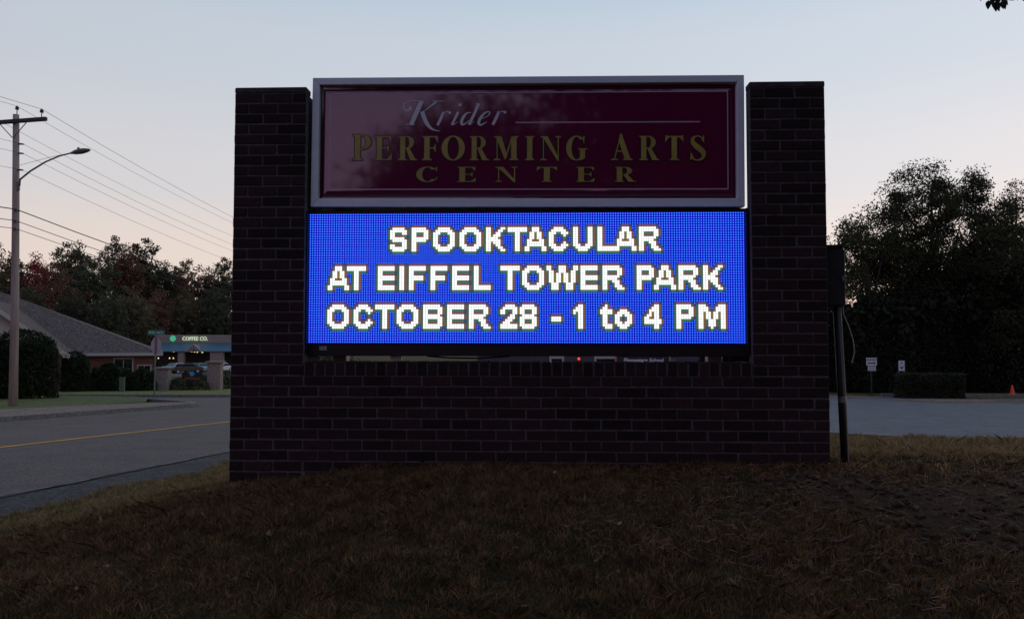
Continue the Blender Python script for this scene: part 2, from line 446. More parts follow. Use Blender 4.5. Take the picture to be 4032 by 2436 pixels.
# parking lot on the right
lotm = mat('parking_asphalt', (.155, .142, .148), .8, scale=1.6, color2=(.098, .091, .097), bump=.2, detail=12, speck=0.45, sscale=30)
lot_near = [(1.5, 17.5), (4.5, 16.6), (6.3, 15.0), (7.4, 13.9), (9, 13.1), (12, 12.6), (20, 12.2), (40, 11.5), (90, 10)]
lot_far = [(3, 45), (9, 45), (14, 44.2), (16, 43), (17.5, 41.2), (19.8, 36.0), (25, 34.6), (45, 33.5), (95, 31)]
strip('parking_lot', lot_near, lot_far, lambda x, y: np.maximum(GZ(x, y), pz(x, y)), lotm, 24, 0.010)
kerb('kerb', [(90, 35.2), (45, 36.4), (27, 37.3), (21.5, 38.0), (18.5, 38.9)][::-1], .2, .16)
litter = mat('leaf_litter', (.30, .175, .095), .95, scale=3, color2=(.07, .048, .034), bump=.6, detail=8, speck=0.6, sscale=8)
def patch(name, pts, mt, dz):
    cx = sum(p[0] for p in pts) / len(pts); cy = sum(p[1] for p in pts) / len(pts)
    V = [(cx, cy, float(pz(cx, cy)) + dz)] + [(x, y, float(pz(x, y)) + dz) for x, y in pts]
    me = bpy.data.meshes.new(name); me.from_pydata(V, [], [(0, i + 1, (i + 1) % len(pts) + 1) for i in range(len(pts))]); me.materials.append(mt)
    return tag(link(name, me), kind='structure')
def blob(cx, cy, rx, ry, k=22, s=1): 
    r_ = random.Random(s); return [(cx + rx * (1 + .3 * r_.uniform(-1, 1)) * math.cos(2 * math.pi * i / k), cy + ry * (1 + .3 * r_.uniform(-1, 1)) * math.sin(2 * math.pi * i / k)) for i in range(k)]
patch('leaf_litter', blob(18.9, 33.2, 2.3, 1.9, s=3), litter, .024)
patch('leaf_litter', blob(16.4, 38.2, 2.2, 1.6, s=4), litter, .024)
patch('leaf_litter', blob(22.0, 31.0, 1.9, 1.7, s=5), mat('dry_grass_patch', (.19, .15, .055), .95, scale=3, color2=(.05, .042, .022), bump=.6), .024)
patch('leaf_litter', blob(23.6, 34.4, 2.6, 1.2, s=6), litter, .024)

# ================================================================== the monument sign
YAW = R(2.1666)
SC = Vector((.0823, 5.0501, 0))                       # centre of the display plane on the ground
SU = Vector((math.cos(YAW), -math.sin(YAW), 0))       # along the sign, to the right
SN = Vector((-math.sin(YAW), -math.cos(YAW), 0))      # out of the sign, to the camera
def sworld(u, d, z): return SC + SU * u - SN * d + Vector((0, 0, z))
def suv(px, py, dn=0.0):
    """photo pixel -> (u, z) on the plane of the sign, dn metres proud of the display"""
    d = ray(px, py); o = SC + SN * dn + Vector((0, 0, 0))
    tt = (o - CAM).dot(SN) / d.dot(SN); p = CAM + d * tt
    return (p - o).dot(SU), p.z
def sroot(name, u, d, z, label, cat, group=None, tilt=0.0):
    o = empty(name, sworld(u, d, z), 0, label, cat, group)
    o.rotation_euler = (0, tilt, -YAW); o['_o'] = 0; del o['_o']
    return o, Vector((-u, -d, -z))

brickm = mat('dark_red_brick', (.030, .0150, .0165), .9, scale=26, color2=(.0145, .0085, .0100), rand=.5, bump=.5)
mortar = mat('mortar', (.125, .125, .137), .95, scale=40, color2=(.062, .062, .068), bump=.6)
MOD, CH, J = 0.192, 0.0687, 0.0105
ROW0 = 3.14
def brick_variants(L_, D_, H_, k, seed):
    out = []
    for i in range(k):
        r_ = random.Random(seed + i)
        mb = MB().box(-L_ / 2, L_ / 2, 0, D_, 0, H_)
        mb.v = [(x + r_.uniform(-.0015, .0015), y + r_.uniform(-.0012, .0012), z + r_.uniform(-.0012, .0012)) for x, y, z in mb.v]
        out.append(mb.mesh('brick', brickm, bevel=.0035))
    return out
FULL = brick_variants(MOD - J, .093, CH - J, 6, 10)
HALF = brick_variants(MOD / 2 - J, .093, CH - J, 4, 30)
ROWLOCK = brick_variants(.0668 - J, .19, .089, 5, 50)
brng = random.Random(4)
def lay(meshes, root, off, u, z, d=-.08):
    o = link('brick', brng.choice(meshes), root, Vector((u + brng.uniform(-.0015, .0015), d + brng.uniform(-.0015, .002), z + brng.uniform(-.0012, .0012))) + off)
    o.rotation_euler = (brng.uniform(-.004, .004), brng.uniform(-.006, .006), brng.uniform(-.008, .008))
    return o
capm = mat('weathered_cap', (.075, .070, .075), .95, scale=18, color2=(.035, .034, .036), bump=.6)

def pier(side, label):
    """front leaf of brick, half bond; a return leaf runs back along the outer side"""
    if side < 0: u0, u1 = -1.914, -1.432
    else: u0, u1 = 1.447, 1.929
    root, off = sroot('brick_pier', (u0 + u1) / 2, .0, .55, label, 'brick pier', 'brick piers of the monument sign')
    mc = MB().box(u0 + .004, u1 - .004, -.0745, .016, .2, 3.138).build('mortar_core', mortar, root); mc.location = off
    for k in range(0, 38):
        z = ROW0 - CH * (k + 1) + J / 2
        low = z < 1.29 - .02
        if side < 0:
            halffirst = (k % 2 == 1)
            x = u0
            seq = [.5, 1, 1] if halffirst else ([1, 1] if low else [1, 1, .5])
            for q in seq:
                lay(FULL if q == 1 else HALF, root, off, x + MOD * q / 2, z); x += MOD * q
        else:
            fullfirst = (k % 2 == 1)            # seen from the inner edge
            x = u1
            seq = [.5, 1, 1] if fullfirst else ([1, 1] if low else [1, 1, .5])
            for q in seq:
                lay(FULL if q == 1 else HALF, root, off, x - MOD * q / 2, z); x -= MOD * q
    # return leaf on the outer side, behind the front leaf
    ux0, ux1 = (u0, u0 + .09) if side < 0 else (u1 - .09, u1)
    mb = MB()
    for k in range(37):
        z = ROW0 - CH * (k + 1) + J / 2
        d = .020 + (0 if k % 2 else -.096 + .096)
        edges = [.02, .212, .404] if k % 2 else [.02, .116, .308, .404]
        for a, b_ in zip(edges[:-1], edges[1:]): mb.box(ux0, ux1, a + J / 2, b_ - J / 2, z, z + CH - J)
    sb = mb.build('side_bricks', brickm, root, bevel=.003); sb.location = off; tag(sb, kind='stuff')
    c2 = MB().box(ux0 + .005, ux1 - .005, .0165, .40, .2, 3.137).build('mortar_core', mortar, root); c2.location = off
    cp = MB()
    if side < 0:
        MB().box(u1 - .10, u1 - .004, .0165, .30, .2, 3.136).build('inner_leaf', mortar, root).location = off
    cp.box(u0 + .001, u1 - .001, -.079, .017, 3.1385, 3.178).build('cap', capm, root, bevel=.006).location = off
    cp2 = MB().box(ux0 + .001, ux1 - .001, .0175, .404, 3.1388, 3.176).build('cap', capm, root, bevel=.006); cp2.location = off
    return root
pier(-1, 'dark brick pier left of the lit blue display, beside the road')
pier(1, 'dark brick pier right of the display with an electrical box on its side')

root, off = sroot('brick_wall', 0.01, .0, .6, 'low dark brick wall between the two piers under the lit display', 'brick wall')
MB().box(-1.437, 1.452, -.0743, .105, .2, 1.284).build('mortar_core', mortar, root).location = off
MB().box(-1.431, 1.446, -.0738, .104, 1.2845, 1.366).build('mortar_core', mortar, root).location = off
for k in range(27, 38):
    z = ROW0 - CH * (k + 1) + J / 2
    if k % 2: x, nb = -1.430, 15
    else: x, nb = -1.430 - MOD / 2, 16
    for i in range(nb): lay(FULL, root, off, x + MOD * (i + .5), z)
x = -1.428
while x < 1.449 - .05:
    lay(ROWLOCK, root, off, x + .0334, 1.286); x += .0668

# ---- display cabinet ------------------------------------------------
black = mat('black_cabinet', (.012, .012, .014), .55, scale=10, color2=(.007, .007, .009), spec=.35)
alu = mat('painted_aluminium', (.66, .80, .86), .35, scale=3, color2=(.61, .74, .80), spec=.5, stretch=(.4, .4, 6))
PP = .01585; NC, NR = 180, 54
LU0, LZ0 = -NC * PP / 2, 1.9214 + NR * PP / 2
led, off = sroot('led_display', 0, .15, 1.40, 'lit blue electronic message board with white capital letters between the piers', 'message board')
mb = MB().box(-1.441, 1.437, .004, .30, 1.41, 2.372)
o = mb.build('cabinet', black, led, bevel=.004); o.location = off
MB().box(-1.47, 1.475, .020, .055, 1.412, 2.37).build('mounting_flange', black, led).location = off
for a, b_ in ((-1.4315, -1.4275), (1.4275, 1.437)):
    MB().box(a, b_, -.045, .003, 1.42, 2.366).build('bezel_light_shield', black, led).location = off  # black strips added to keep display light off the pier sides
face = mat('led_louvre_face', (.008, .008, .010), .6, scale=60, color2=(.004, .004, .005))
o = MB().box(LU0 - .004, LU0 + NC * PP + .004, -.002, .003, LZ0 - NR * PP - .004, LZ0 + .004).build('louvre_face', face, led); o.location = off
MB().box(-1.353, -1.303, .0005, .0035, 1.447, 1.474).build('data_plate', mat('pale_plate', (.30, .30, .31), .6), led).location = off
for (a, b_) in ((-.90, -.83), (.96, 1.0)):
    MB().box(a, b_, .10, .16, 1.375, 1.409).build('mounting_bracket', alu, led, bevel=.003).location = off
MB().tube([(-.65, .09, 1.408), (-.5, .088, 1.397), (-.3, .088, 1.394), (-.1, .09, 1.408)], .006, 6).build('cable', black, led).location = off

GL = {
'S': '.##### #######' .split() + '##...## ##..... ######. .###### .....## ##...## ####### .#####.'.split(),
'P': '######. ####### ##...## ##...## ####### ######. ##..... ##..... ##..... ##.....'.split(),
'O': '..#####.. .#######. ###...### ##.....## ##.....## ##.....## ##.....## ###...### .#######. ..#####..'.split(),
'K': '##....## ##...##. ##..##.. ##.###.. #####... ######.. ##.###.. ##..##.. ##...##. ##....##'.split(),
'T': ['########'] * 2 + ['...##...'] * 8,
'A': '...###... ...###... ..##.##.. ..##.##.. ..##.##.. .##...##. .#######. .#######. ##.....## ##.....##'.split(),
'C': '..####.. .######. ###..### ##....#. ##...... ##...... ##....#. ###..### .######. ..####..'.split(),
'U': ['##....##'] * 7 + '###..### .######. ..####..'.split(),
'L': ['##.....'] * 8 + ['#######'] * 2,
'R': '#######.. ########. ##....##. ##....##. #######.. ######... ##..###.. ##...##.. ##...###. ##....###'.split(),
'E': '####### ####### ##..... ##..... ####### ####### ##..... ##..... ####### #######'.split(),
'I': ['##'] * 10,
'F': '####### ####### ##..... ##..... ######. ######. ##..... ##..... ##..... ##.....'.split(),
'W': ['##...###...##'] * 2 + ['.##..###..##.'] + ['.##.##.##.##.'] * 4 + ['..###...###..'] * 3,
'B': '#######. ######## ##....## ##....## #######. ######## ##....## ##....## ######## #######.'.split(),
'2': '..####. .###### ##...## ##...## ....##. ...###. ..###.. .###... ####### #######'.split(),
'8': '.#####. ####### ##...## ##...## .#####. ####### ##...## ##...## ####### .#####.'.split(),
'-': ['....'] * 5 + ['####'] * 2 + ['....'] * 3,
'1': '..## .### #### #.## ..## ..## ..## ..## ..## ..##'.split(),
't': '..#.. .##.. ##### ##### .##.. .##.. .##.. .##.. .#### ..###'.split(),
'o': '....... ....... ..###.. .#####. ###.### ##...## ##...## ###.### .#####. ..###..'.split(),
'4': '....##. ...###. ..####. ..#.##. .##.##. ##..##. ####### ####### ....##. ....##.'.split(),
'M': '###.....### ####...#### ####...#### ##.##.##.## ##.##.##.## ##.##.##.## ##..###..## ##..###..## ##..###..## ##...#...##'.split(),
}
LINES = [(6, [('S', 34), ('P', 43), ('O', 52), ('O', 63), ('K', 74), ('T', 83), ('A', 90), ('C', 100), ('U', 110), ('L', 120), ('A', 127), ('R', 137)]),
         (22, [('A', 8), ('T', 16), ('E', 29), ('I', 38), ('F', 42), ('F', 51), ('E', 60), ('L', 69), ('T', 80), ('O', 89), ('W', 99), ('E', 113), ('R', 122), ('P', 136), ('A', 143), ('R', 153), ('K', 163)]),
         (38, [('O', 8), ('C', 19), ('T', 28), ('O', 37), ('B', 48), ('E', 58), ('R', 67), ('2', 80), ('8', 88), ('-', 101), ('1', 110), ('t', 121), ('o', 127), ('4', 139), ('P', 152), ('M', 161)])]
lit = np.zeros((NR + 2, NC + 2), bool)
def led_mesh(name, cells, size, d, mt, jit=0.0, ns=4):
    """cells: (row, col) -> flat lamps and glow tiles facing the camera"""
    C_ = np.array(cells, float)
    u = LU0 + (C_[:, 1] + .5) * PP; z = LZ0 - (C_[:, 0] + .5) * PP
    ang = np.arange(ns) * 2 * math.pi / ns + math.pi / 4
    rad = size * PP * (math.sqrt(2) if ns == 4 else 1.0) / 2
    V = np.stack([u[:, None] + rad * np.cos(ang), np.full((len(u), ns), -d), z[:, None] + rad * np.sin(ang)], -1)
    return quads_mesh(name, V, mt, ns)
w_tile, w_dot = emis('led_white_spread', (.80, .86, .84), 1.0), emis('led_white', (1, 1, 1), 1.5)  # spread tile: glare round the white lamps, painted as emission
for r0, chars in LINES:
    for ch, c0 in chars:
        cells = [(r0 + i, c0 + j) for i, row in enumerate(GL[ch]) for j, q in enumerate(row) if q == '#']
        for r_, c_ in cells: lit[r_ + 1, c_ + 1] = True
        o = link('letter', led_mesh('letter', cells, .94, .0045, w_tile), led); o.location = off
        q = link('lamps', led_mesh('lamps', cells, .8, .0065, w_dot, ns=8), o)
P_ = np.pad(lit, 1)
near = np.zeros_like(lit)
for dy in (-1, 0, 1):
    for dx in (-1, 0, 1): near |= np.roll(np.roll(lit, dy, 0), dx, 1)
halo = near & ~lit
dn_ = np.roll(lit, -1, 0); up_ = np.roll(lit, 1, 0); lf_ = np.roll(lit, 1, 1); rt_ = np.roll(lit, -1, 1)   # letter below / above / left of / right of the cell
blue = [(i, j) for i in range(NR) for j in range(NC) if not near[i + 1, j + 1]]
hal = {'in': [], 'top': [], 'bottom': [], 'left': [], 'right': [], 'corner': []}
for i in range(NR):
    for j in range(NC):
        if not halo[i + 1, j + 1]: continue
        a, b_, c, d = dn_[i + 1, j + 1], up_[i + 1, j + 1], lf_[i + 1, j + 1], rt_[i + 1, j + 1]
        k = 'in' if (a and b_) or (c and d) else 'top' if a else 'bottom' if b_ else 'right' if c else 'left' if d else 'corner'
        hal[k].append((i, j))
o = link('blue_field', led_mesh('blue_field', blue, 1.0, .003, emis('led_blue_spread', (.0, .002, .52), 1.0)), led); o.location = off; tag(o, kind='stuff')  # glare between the blue lamps, painted as glowing tiles
q = link('blue_lamps', led_mesh('blue_lamps', blue, .50, .0055, emis('led_blue', (.06, .27, 1.0), 1.55), ns=6), o); tag(q, kind='stuff')
hc = {'in': (.20, .15, .035), 'top': (.19, .075, .085), 'bottom': (.05, .16, .10), 'left': (.05, .12, .085), 'right': (.19, .085, .05), 'corner': (.035, .06, .14)}  # glow and colour fringe round the letters, painted as emissive tiles
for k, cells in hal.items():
    q = link('letter_glow_tiles', led_mesh('letter_glow_tiles', cells, 1.0, .0032, emis('letter_glow_' + k, hc[k], 1.0)), led); q.location = off; tag(q, kind='stuff')

# ---- name panel -----------------------------------------------------
TILT = R(.29)
PU, PZ = .008, 2.815
pan, _ = sroot('sign_panel', PU, .12, PZ, 'maroon lettered name panel in a grey metal frame above the message board', 'sign panel', tilt=TILT)
def pl_(u, z): return u - PU, z - PZ + math.tan(TILT) * (u - PU)
def panel_off(o): return o
fx0, fx1, fz0, fz1 = -1.411 - PU, 1.427 - PU, 2.385 - PZ, 3.247 - PZ
ft = .047
D0 = -.12 - .03                                        # frame front, relative to the root (root sits .12 behind the display plane)
def bar(poly): return MB().prism(poly, D0, D0 + .06).build('frame_bar', alu, pan, bevel=.003)
bar([(fx0, fz1), (fx1, fz1), (fx1 - ft, fz1 - ft), (fx0 + ft, fz1 - ft)])
bar([(fx0, fz0), (fx0 + ft, fz0 + ft * 1.15), (fx1 - ft, fz0 + ft * 1.15), (fx1, fz0)])
bar([(fx0, fz0), (fx0, fz1), (fx0 + ft, fz1 - ft), (fx0 + ft, fz0 + ft * 1.15)])
bar([(fx1, fz0), (fx1 - ft, fz0 + ft * 1.15), (fx1 - ft, fz1 - ft), (fx1, fz1)])
MB().box(fx0 + .004, fx1 - .004, D0 + .062, .22, fz0 + .003, fz1 - .003).build('cabinet', alu, pan, bevel=.003)
# vacuum-formed face: raised field with a sloped rim
acr = mat('maroon_acrylic', (.125, .008, .052), .05, spec=.9, scale=1.2, color2=(.115, .007, .048))
x0, x1, z0, z1 = fx0 + ft - .004, fx1 - ft + .004, fz0 + ft * 1.15 - .004, fz1 - ft + .004
acr.node_tree.nodes['Principled BSDF'].inputs['IOR'].default_value = 1.6
rings = [(0, D0 + .045), (.022, D0 + .047), (.034, D0 + .030), (.058, D0 + .022), (.066, D0 + .0215)]
V, Fc = [], []
for ins, d in rings: V += [(x0 + ins, d, z0 + ins), (x1 - ins, d, z0 + ins), (x1 - ins, d, z1 - ins), (x0 + ins, d, z1 - ins)]
for i in range(len(rings) - 1):
    for j in range(4): k = (j + 1) % 4; Fc.append((i * 4 + j, i * 4 + k, i * 4 + 4 + k, i * 4 + 4 + j))
Fc.append(tuple(range(len(V) - 4, len(V))))
mb = MB(); mb.add(V, Fc); mb.build('acrylic_face', acr, pan)
FD = D0 + .0215                                        # face surface, local depth
DN = -(FD + .12)                                       # how proud of the display plane
pink = mat('faded_pink_print', (.50, .38, .50), .35, spec=.4)
pale = mat('pale_blue_print', (.60, .68, .76), .4, spec=.4)
gold = mat('gold_print', (.40, .35, .085), .45, spec=.4, scale=9, color2=(.32, .28, .07))
goldpale = gold
dark = mat('dark_print', (.012, .006, .012), .3, spec=.4)
def flat(name, polys, mt, parent=None, lift=.0006, step=.00012):
    mb = MB()
    for i, p in enumerate(polys):
        d = FD - lift - step * i
        mb.add([(a, d, c) for a, c in p], [tuple(range(len(p)))])
    me = mb.mesh(name, mt, fix=False)
    o = link(name, me, parent or pan); return o
def P2(px, py): return pl_(*suv(px, py, DN))
def rect(a, b_, c, d): return [(a, c), (b_, c), (b_, d), (a, d)]
# thin border line and rule
bx0, bz1 = P2(1299, 367); bx1, bz0 = P2(2870, 746)
lw = .0075
for nm, r_ in (('border_line', rect(bx0, bx1, bz1 - lw, bz1)), ('border_line', rect(bx0, bx1, bz0, bz0 + lw)), ('border_line', rect(bx0, bx0 + lw, bz0 + lw, bz1 - lw)), ('border_line', rect(bx1 - lw, bx1, bz0 + lw, bz1 - lw))):
    flat(nm, [r_], pink)
ra, rb = P2(2030, 483), P2(2756, 481)
flat('rule_line', [rect(ra[0], rb[0], ra[1] - .004, ra[1] + .004)], pink)

def ribbon(pts, ws):
    """variable-width stroke -> list of quads"""
    pts = [Vector((p[0], p[1])) for p in pts]; out = []; L_, R_ = [], []
    for i, p in enumerate(pts):
        d = pts[min(i + 1, len(pts) - 1)] - pts[max(i - 1, 0)]; d.normalize(); q = Vector((-d.y, d.x)) * (ws[i] / 2)
        L_.append(p + q); R_.append(p - q)
    for i in range(len(pts) - 1): out.append([tuple(L_[i]), tuple(R_[i]), tuple(R_[i + 1]), tuple(L_[i + 1])])
    return out
def smooth_pts(pts, ws, k=6):
    """Catmull-Rom through the points"""
    P = [Vector(p) for p in pts]; P = [P[0] * 2 - P[1]] + P + [P[-1] * 2 - P[-2]]; W_ = [ws[0]] + list(ws) + [ws[-1]]
    op, ow = [], []
    for i in range(1, len(P) - 2):
        for j in range(k):
            t_ = j / k; a, b_, c, d = P[i - 1], P[i], P[i + 1], P[i + 2]
            op.append(.5 * ((2 * b_) + (c - a) * t_ + (2 * a - 5 * b_ + 4 * c - d) * t_ ** 2 + (3 * b_ - a - 3 * c + d) * t_ ** 3)); ow.append(W_[i] + (W_[i + 1] - W_[i]) * t_)
    op.append(P[-2]); ow.append(W_[-2])
    return op, ow
def disc(c, r_, k=14): return [(c[0] + r_ * math.cos(2 * math.pi * i / k), c[1] + r_ * math.sin(2 * math.pi * i / k)) for i in range(k)]
def ring(cx, cy, ro, rp, ri, rq, a0, a1, k=20, dx=0.0):
    """arc band between two ellipses (inner one shifted by dx), quads"""
    out = []; A = [R(a0 + (a1 - a0) * i / k) for i in range(k + 1)]
    for a, b_ in zip(A[:-1], A[1:]):
        out.append([(cx + ro * math.cos(a), cy + rp * math.sin(a)), (cx + ro * math.cos(b_), cy + rp * math.sin(b_)), (cx + dx + ri * math.cos(b_), cy + rq * math.sin(b_)), (cx + dx + ri * math.cos(a), cy + rq * math.sin(a))])
    return out
# script line, drawn in enlarged-photo units and laid on the face
def KZ(x, y): return P2(1560 + x / 4.928, 370 + y / 4.928)
KS = .00163 / 4.928
def kstroke(pts, ws): p, w_ = smooth_pts([KZ(*q) for q in pts], [v * KS for v in ws]); return ribbon(p, w_)
def kdot(x, y, r_): return [disc(KZ(x, y), r_ * KS)]
flat('letter', kdot(268, 280, 32) + kstroke([(285, 290), (225, 330), (155, 295), (145, 235), (195, 175), (300, 148), (420, 143), (530, 146)], [14, 26, 28, 24, 18, 14, 14, 12])
     + kstroke([(492, 150), (395, 370), (292, 605)], [92, 90, 84]) + kstroke([(185, 606), (370, 606)], [10, 10])
     + kstroke([(780, 158), (700, 225), (620, 290), (540, 350)], [56, 34, 20, 12]) + kstroke([(690, 150), (930, 152)], [12, 12])
     + kstroke([(505, 350), (545, 470), (610, 600), (690, 685), (780, 722), (860, 737)], [80, 82, 72, 46, 20, 6]), pale)
def r_glyph(dx, dy=0):
    return kstroke([(918 + dx, 352 + dy), (860 + dx, 490 + dy), (800 + dx, 612 + dy)], [50, 58, 54]) + kstroke([(880 + dx, 440 + dy), (935 + dx, 365 + dy), (1010 + dx, 348 + dy)], [10, 14, 20]) + kdot(1036 + dx, 368 + dy, 29)
lilac = mat('lilac_print', (.66, .62, .78), .4, spec=.4)
flat('letter', r_glyph(0), lilac)
flat('letter', kstroke([(1198, 350), (1140, 480), (1078, 605)], [44, 50, 46]) + kstroke([(1078, 600), (1130, 590), (1190, 545)], [26, 16, 8]) + kdot(1240, 216, 33), lilac)
flat('letter', kstroke([(1450, 362), (1370, 375), (1300, 455), (1265, 550), (1285, 600), (1350, 575), (1420, 510)], [10, 30, 56, 58, 40, 22, 8]) + kstroke([(1600, 195), (1510, 400), (1412, 605)], [56, 56, 54])
     + kstroke([(1530, 205), (1610, 190)], [14, 14]) + kstroke([(1412, 600), (1455, 590), (1510, 540)], [24, 16, 8]), pale)
flat('letter', kstroke([(1650, 485), (1760, 440), (1815, 375), (1780, 348), (1700, 390), (1625, 490), (1600, 575), (1650, 605), (1760, 545)], [10, 14, 22, 22, 40, 60, 56, 34, 10]), pale)
flat('letter', r_glyph(1072, -8), lilac)

# serif capitals (unit = cap height)
def srf(xa, xb, y, up, h=.06): return [(xa, y), (xb, y), (xb - .06, y + up * h), (xa + .06, y + up * h)]
ST = .225
def stem(x, w=ST, foot=True, head=True, ext=.10):
    o = [rect(x, x + w, .02, .98)]
    if foot: o.append(srf(x - ext, x + w + ext, 0, 1))
    if head: o.append(srf(x - ext, x + w + ext, 1, -1))
    return o
def g_P(W=.76):
    return [rect(.10, .10 + ST, .02, .98), srf(0, .44, 0, 1), srf(0, .30, 1, -1)] + [rect(.30, .42, .955, 1.0), rect(.30, .42, .415, .46)] + ring(.42, .7075, .34, .2925, .125, .2475, -90, 90)
def g_R(W=.82):
    return [rect(.10, .10 + ST, .02, .98), srf(0, .42, 0, 1), srf(0, .30, 1, -1)] + [rect(.30, .42, .955, 1.0), rect(.30, .42, .475, .52)] + ring(.42, .7375, .31, .2625, .10, .2175, -90, 90) + [[(.36, .50), (.52, .52), (.80, .03), (.56, .03)], srf(.54, .90, 0, 1, .05)]
def bars(top=True, mid=True, bot=True, W=.72):
    o = []
    if top: o += [rect(.28, W - .02, .95, 1.0), [(W - .14, .955), (W, 1.0), (W, .72)]]
    if mid: o += [rect(.28, W - .12, .48, .525), [(W - .20, .50), (W - .10, .68), (W - .10, .32)]]
    if bot: o += [rect(.28, W, .0, .05), [(W - .18, .045), (W + .03, .28), (W + .01, .0)]]
    return o
def g_E(): return [rect(.10, .10 + ST, .02, .98), srf(0, .42, 0, 1), srf(0, .42, 1, -1)] + bars()
def g_F(): return [rect(.10, .10 + ST, .02, .98), srf(0, .44, 0, 1), srf(0, .42, 1, -1)] + bars(bot=False, W=.68)
def g_O(): return ring(.48, .5, .48, .52, .24, .475, 0, 360, 36)
def g_I(): return stem(.10)
def g_N(): return [rect(.13, .17, .03, .96), srf(0, .30, 0, 1), srf(0, .2, 1, -1), [(.10, 1.0), (.33, 1.0), (.80, .10), (.80, -.03), (.75, -.03)], rect(.755, .80, .02, .97), srf(.63, .92, 1, -1)]
def g_M(): return [rect(.13, .17, .03, .96), srf(0, .30, 0, 1), srf(.0, .2, 1, -1), [(.10, 1.0), (.33, 1.0), (.57, .17), (.51, .05), (.46, .05)], [(.46, .05), (.52, .05), (.80, .98), (.74, .98)], rect(.73, .73 + ST, .02, .98), srf(.63, 1.05, 0, 1), srf(.80, 1.05, 1, -1)]
def g_A(): return [[(.40, 1.06), (.47, 1.06), (.85, .02), (.60, .02), (.345, .80)], [(.40, 1.0), (.44, .98), (.19, .03), (.14, .03)], rect(.22, .66, .335, .385), srf(0, .33, 0, 1), srf(.50, .95, 0, 1)]
def g_T(): return [rect(.27, .27 + ST, .02, .98), srf(.17, .60, 0, 1), rect(.04, .73, .94, 1.0), [(0, .74), (.02, 1.03), (.06, 1.03), (.17, .95)], [(.77, .74), (.75, 1.03), (.71, 1.03), (.60, .95)]]
def g_C(): return ring(.46, .5, .46, .52, .22, .475, 42, 318, 30, dx=.0) + [[(.79, .85), (.83, .66), (.86, .98), (.80, .98)], [(.79, .15), (.80, .10), (.88, .30), (.84, .32)]]
def g_G(): return ring(.46, .5, .46, .52, .22, .475, 48, 300, 30) + [rect(.60, .60 + ST, .06, .46), srf(.50, .96, .49, -1, .05), [(.72, .85), (.78, .66), (.81, 1.0), (.75, 1.0)], [(.60, .10), (.82, .10), (.70, .0), (.55, -.01)]]
def g_S():
    p, w_ = smooth_pts([(.56, .80), (.46, .95), (.30, .98), (.14, .90), (.12, .74), (.26, .58), (.44, .44), (.58, .28), (.52, .08), (.32, .0), (.14, .06), (.06, .22)], [.05, .05, .06, .12, .19, .23, .24, .20, .12, .06, .06, .05])
    return ribbon(p, w_) + [[(.50, .80), (.60, .70), (.60, 1.0), (.55, 1.0)], [(.04, .34), (.0, .02), (.06, .02), (.16, .12)]]
SER = {'P': (g_P, .76), 'E': (g_E, .75), 'R': (g_R, .90), 'F': (g_F, .68), 'O': (g_O, .96), 'M': (g_M, 1.05), 'I': (g_I, .425), 'N': (g_N, .92), 'G': (g_G, .96), 'A': (g_A, .95), 'T': (g_T, .77), 'S': (g_S, .64), 'C': (g_C, .88)}
def capital(ch, pxa, pxb, ptop, pbase):
    fn, W = SER[ch]
    a, zb = P2(pxa, pbase); b_, _ = P2(pxb, pbase); _, zt = P2((pxa + pxb) / 2, ptop)
    sx, sz = (b_ - a) / W, (zt - zb)
    polys = [[(a + x * sx, zb + y * sz) for x, y in p] for p in fn()]
    o = flat('letter', polys, gold, lift=.0035, step=.00005)
    sh = []
    for k in range(8):
        dx, dz = .006 * math.cos(k * math.pi / 4), .006 * math.sin(k * math.pi / 4)
        sh += [[(x + dx, y + dz) for x, y in p] for p in polys]
    q = flat('letter_outline', sh, dark, lift=.0006, step=.000006); q.parent = o
Z1 = lambda x: 1360 + x / 3.285
Z2 = lambda x: 2080 + x / 3.285
for ch, a, b_, zf, tp in (('P', 90, 332, Z1, 531), ('E', 375, 603, Z1, 537), ('R', 680, 935, Z1, 537), ('F', 990, 1197, Z1, 537), ('O', 1245, 1545, Z1, 537), ('R', 1605, 1865, Z1, 537), ('M', 1915, 2245, Z1, 537),
                      ('I', 2320, 2450, Z1, 537), ('N', 150, 432, Z2, 537), ('G', 490, 775, Z2, 537), ('A', 1065, 1357, Z2, 533), ('R', 1430, 1702, Z2, 536), ('T', 1770, 2010, Z2, 536), ('S', 2090, 2287, Z2, 535)):
    capital(ch, zf(a), zf(b_), tp, 631.5)
for ch, a, b_, zf in (('C', 920, 1197, Z1), ('E', 1445, 1690, Z1), ('N', 1935, 2237, Z1), ('T', 110, 377, Z2), ('E', 615, 862, Z2), ('R', 1115, 1402, Z2)):
    capital(ch, zf(a), zf(b_), 658, 716.5)
# loose wire at the right end of the panel
MB().tube([(fx1 - .004, -.12, fz1 - .04), (fx1 + .008, -.09, fz1 - .10), (fx1 + .011, -.06, fz1 - .3), (fx1 + .006, -.03, fz1 - .8)], .003, 6).build('wire', black, pan)

# ---- steel posts carrying the cabinets, behind the wall
steel = mat('galvanised_steel', (.28, .29, .30), .5, metal=.5, scale=8, color2=(.2, .2, .21))
for u, lb in ((-1.30, 'steel post behind the left end of the message board'), (1.30, 'steel post behind the right end of the message board')):
    pr, of = sroot('steel_post', u, .36, .4, lb, 'post', 'steel posts behind the cabinets')
    MB().box(-.05, .05, -.05, .05, -.3, 2.75).build('shaft', steel, pr, bevel=.006)
    MB().box(-.09, .09, -.058, -.052, 1.2, 1.4).build('mounting_plate', steel, pr)
    MB().box(-.09, .09, -.118, -.052, 2.2, 2.4).build('mounting_plate', steel, pr)

